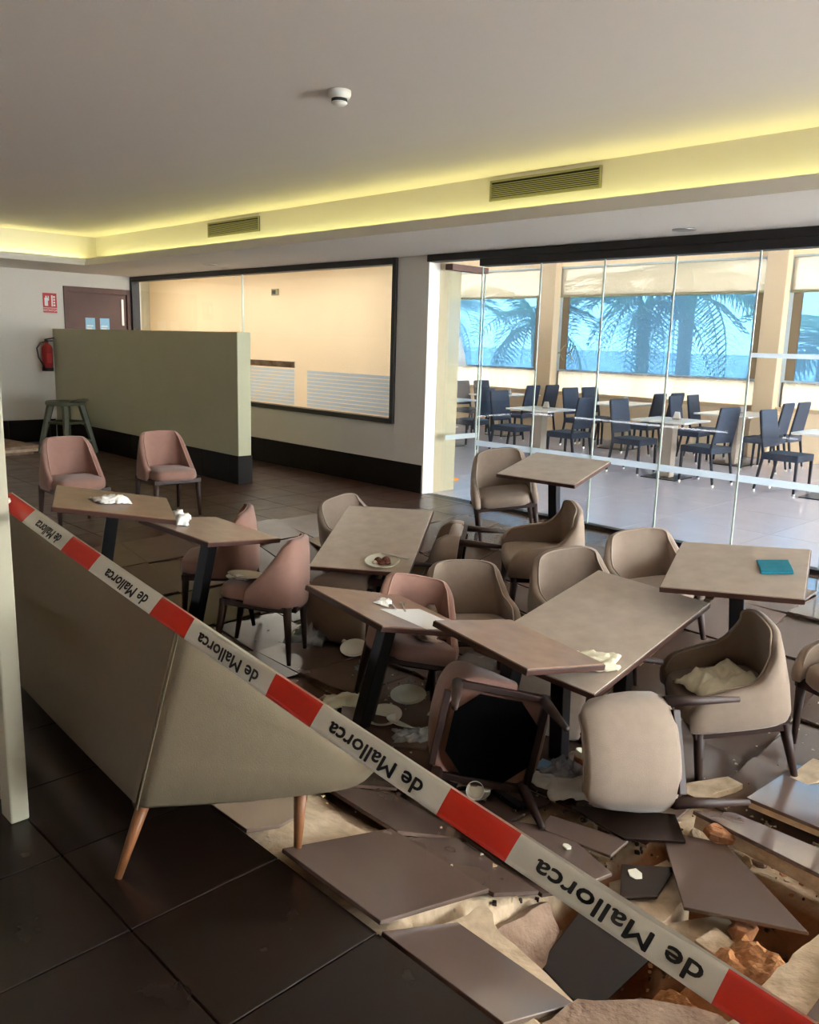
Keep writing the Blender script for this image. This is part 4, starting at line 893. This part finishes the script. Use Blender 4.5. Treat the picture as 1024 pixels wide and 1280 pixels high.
for i, (x, y) in enumerate(front):
    place(wt, f'white {fn[i]} counted from the parked glass panels', (x, y, 0), 2, GW, i == 0)
    for s, nm in ((-1, 'facing away from the column'), (1, 'facing the column')):
        if i == 3 and s == 1: continue
        if i == 0 and s == -1: pass
        place(wc, f'navy woven chair {nm}, at the white {fn[i]}', (x + s * .5, y + .0, 0), (0 if s < 0 else 180) + rr.uniform(-8, 8), GD, fc); fc = False
for i, (x, y) in enumerate(rear):
    place(wl, f'long white {rn_[i]}', (x, y, 0), 2, GW, i == 0)
    for s, nm in ((-1, 'facing away from the column'), (1, 'facing the column')):
        for d, dn_ in ((-.28, 'glass end'), (.28, 'window end')):
            place(wc, f'navy woven chair {nm}, {dn_} of the {rn_[i]}', (x + s * .55, y + d, 0), (0 if s < 0 else 180) + rr.uniform(-6, 6), GD, False)
for i, (x, y) in enumerate(front + rear):
    nm = (fn + rn_)[i]
    t = thing('napkin_holder', f'small white napkin holder on the {nm}' , 'holder', (x + .05, y + .05, .745), group='napkin holders')
    b = MB(); b.prism([(-.05, -.03), (.05, -.03), (.05, .03), (-.05, .03)], 0, .02); obj('base', b, 'steel', t)
    b = MB(); b.prism([(-.045, -.025), (.045, -.025), (.045, .025), (-.045, .025)], .02, .10, top=[(-.03, -.012), (.03, -.012), (.03, .012), (-.03, .012)]); obj('napkins', b, 'napkin', t, bevel=.004)
# orange cone behind the jamb, lamp in the dining room
t = thing('floor_cone', 'orange warning cone behind the parked glass panels', 'cone', (-6.9, 7.35, 0))
b = MB(); b.box(-.15, .15, -.15, .15, 0, .025); obj('base', b, 'orange', t, bevel=.006); b = MB(); b.lathe([(.11, .025), (.025, .55), (.001, .56)], 20); obj('cone', b, 'orange', t, smooth=True)
t = thing('floor_lamp', 'white floor lamp with a conical shade beside the far windows', 'lamp', (-11.35, 12.3, 0))
b = MB(); b.lathe([(.16, 0), (.16, .02), (.02, .03)], 24); obj('base', b, 'white', t, smooth=True); b = MB(); b.tube([(0, 0, .02), (0, 0, 1.3)], .015, 8); obj('pole', b, 'steel', t)
b = MB(); b.lathe([(.28, 1.2), (.14, 1.75), (.135, 1.75), (.275, 1.2)], 24); obj('lamp_shade', b, 'napkin', t, smooth=True)

# ------------------------------------------------------------------ garden outside
b = MB(); b.box(-60, 40, 13.4, 70, -.25, -.1); struct('ground_terrace', b, 'terrace')
b = MB(); b.box(-40, 25, 24, 24.3, -.1, 1.55); struct('wall_garden', b, 'garden_wall')
b = MB(); b.box(-17.2, 5.2, 13.4, 14.6, 3.3, 3.45); struct('roof_overhang', b, 'white')
def frond_mesh(L=2.6, seed=0):
    r = random.Random(seed); b = MB(); n = 26; pts = []
    for k in range(n + 1):
        s = k / n; pts.append(Vector((L * (s - .22 * s * s), 0, L * (.42 * s - .95 * s * s))))
    b.tube(pts[::3] + [pts[-1]], [.03 - .027 * i / (len(pts[::3])) for i in range(len(pts[::3]) + 1)], 5)
    for k in range(3, n):
        for s in (-1, 1):
            l = .62 * math.sin(math.pi * (k / n) ** .7) + .12; p = pts[k]; d = Vector((.35, s * .8, -.42 + r.uniform(-.15, .1))).normalized(); q = p + d * l; w_ = Vector((.018, 0, 0)); mid = p + d * l * .5 + Vector((0, 0, .04))
            b.add([p - w_, p + w_, mid + w_ * 1.3, mid - w_ * 1.3, q], [(0, 1, 2, 3), (3, 2, 4)])
    return b
fm = obj('frond', frond_mesh(), 'palm_leaf'); frond_me = fm.data; bpy.data.objects.remove(fm)
for i, (x, y, h, l) in enumerate(((-13.3, 17.5, 2.3, 'palm outside the dining window behind the parked panels'), (-10.6, 18.0, 2.7, 'thick palm outside the broad middle window, near its column end'), (-9.0, 17.0, 3.0, 'leaning palm outside the broad middle window'), (-6.2, 17.4, 1.7, 'low palm outside the pillar end of the broad middle window'), (-3.6, 18.5, 2.4, 'palm outside the window beyond the wide pillar'), (-17.5, 18.5, 2.6, 'palm outside the far end window'))):
    t = thing('palm_tree', l, 'palm', (x, y, -.1), (0, 0, 40 * i), 'palms in the garden')
    b = MB(); b.tube([(0, 0, 0), (.05, .02, h * .5), (0, 0, h)], [.2, .15, .16], 12); obj('trunk', b, 'palm_trunk', t, smooth=True)
    for k in range(20):
        o = bpy.data.objects.new('frond', frond_me); COL.objects.link(o); o.parent = t; o.location = (0, 0, h)
        o.rotation_euler = (rr.uniform(-.2, .2), -.75 + (k % 4) * .4 + rr.uniform(-.1, .1), k * 2.4)
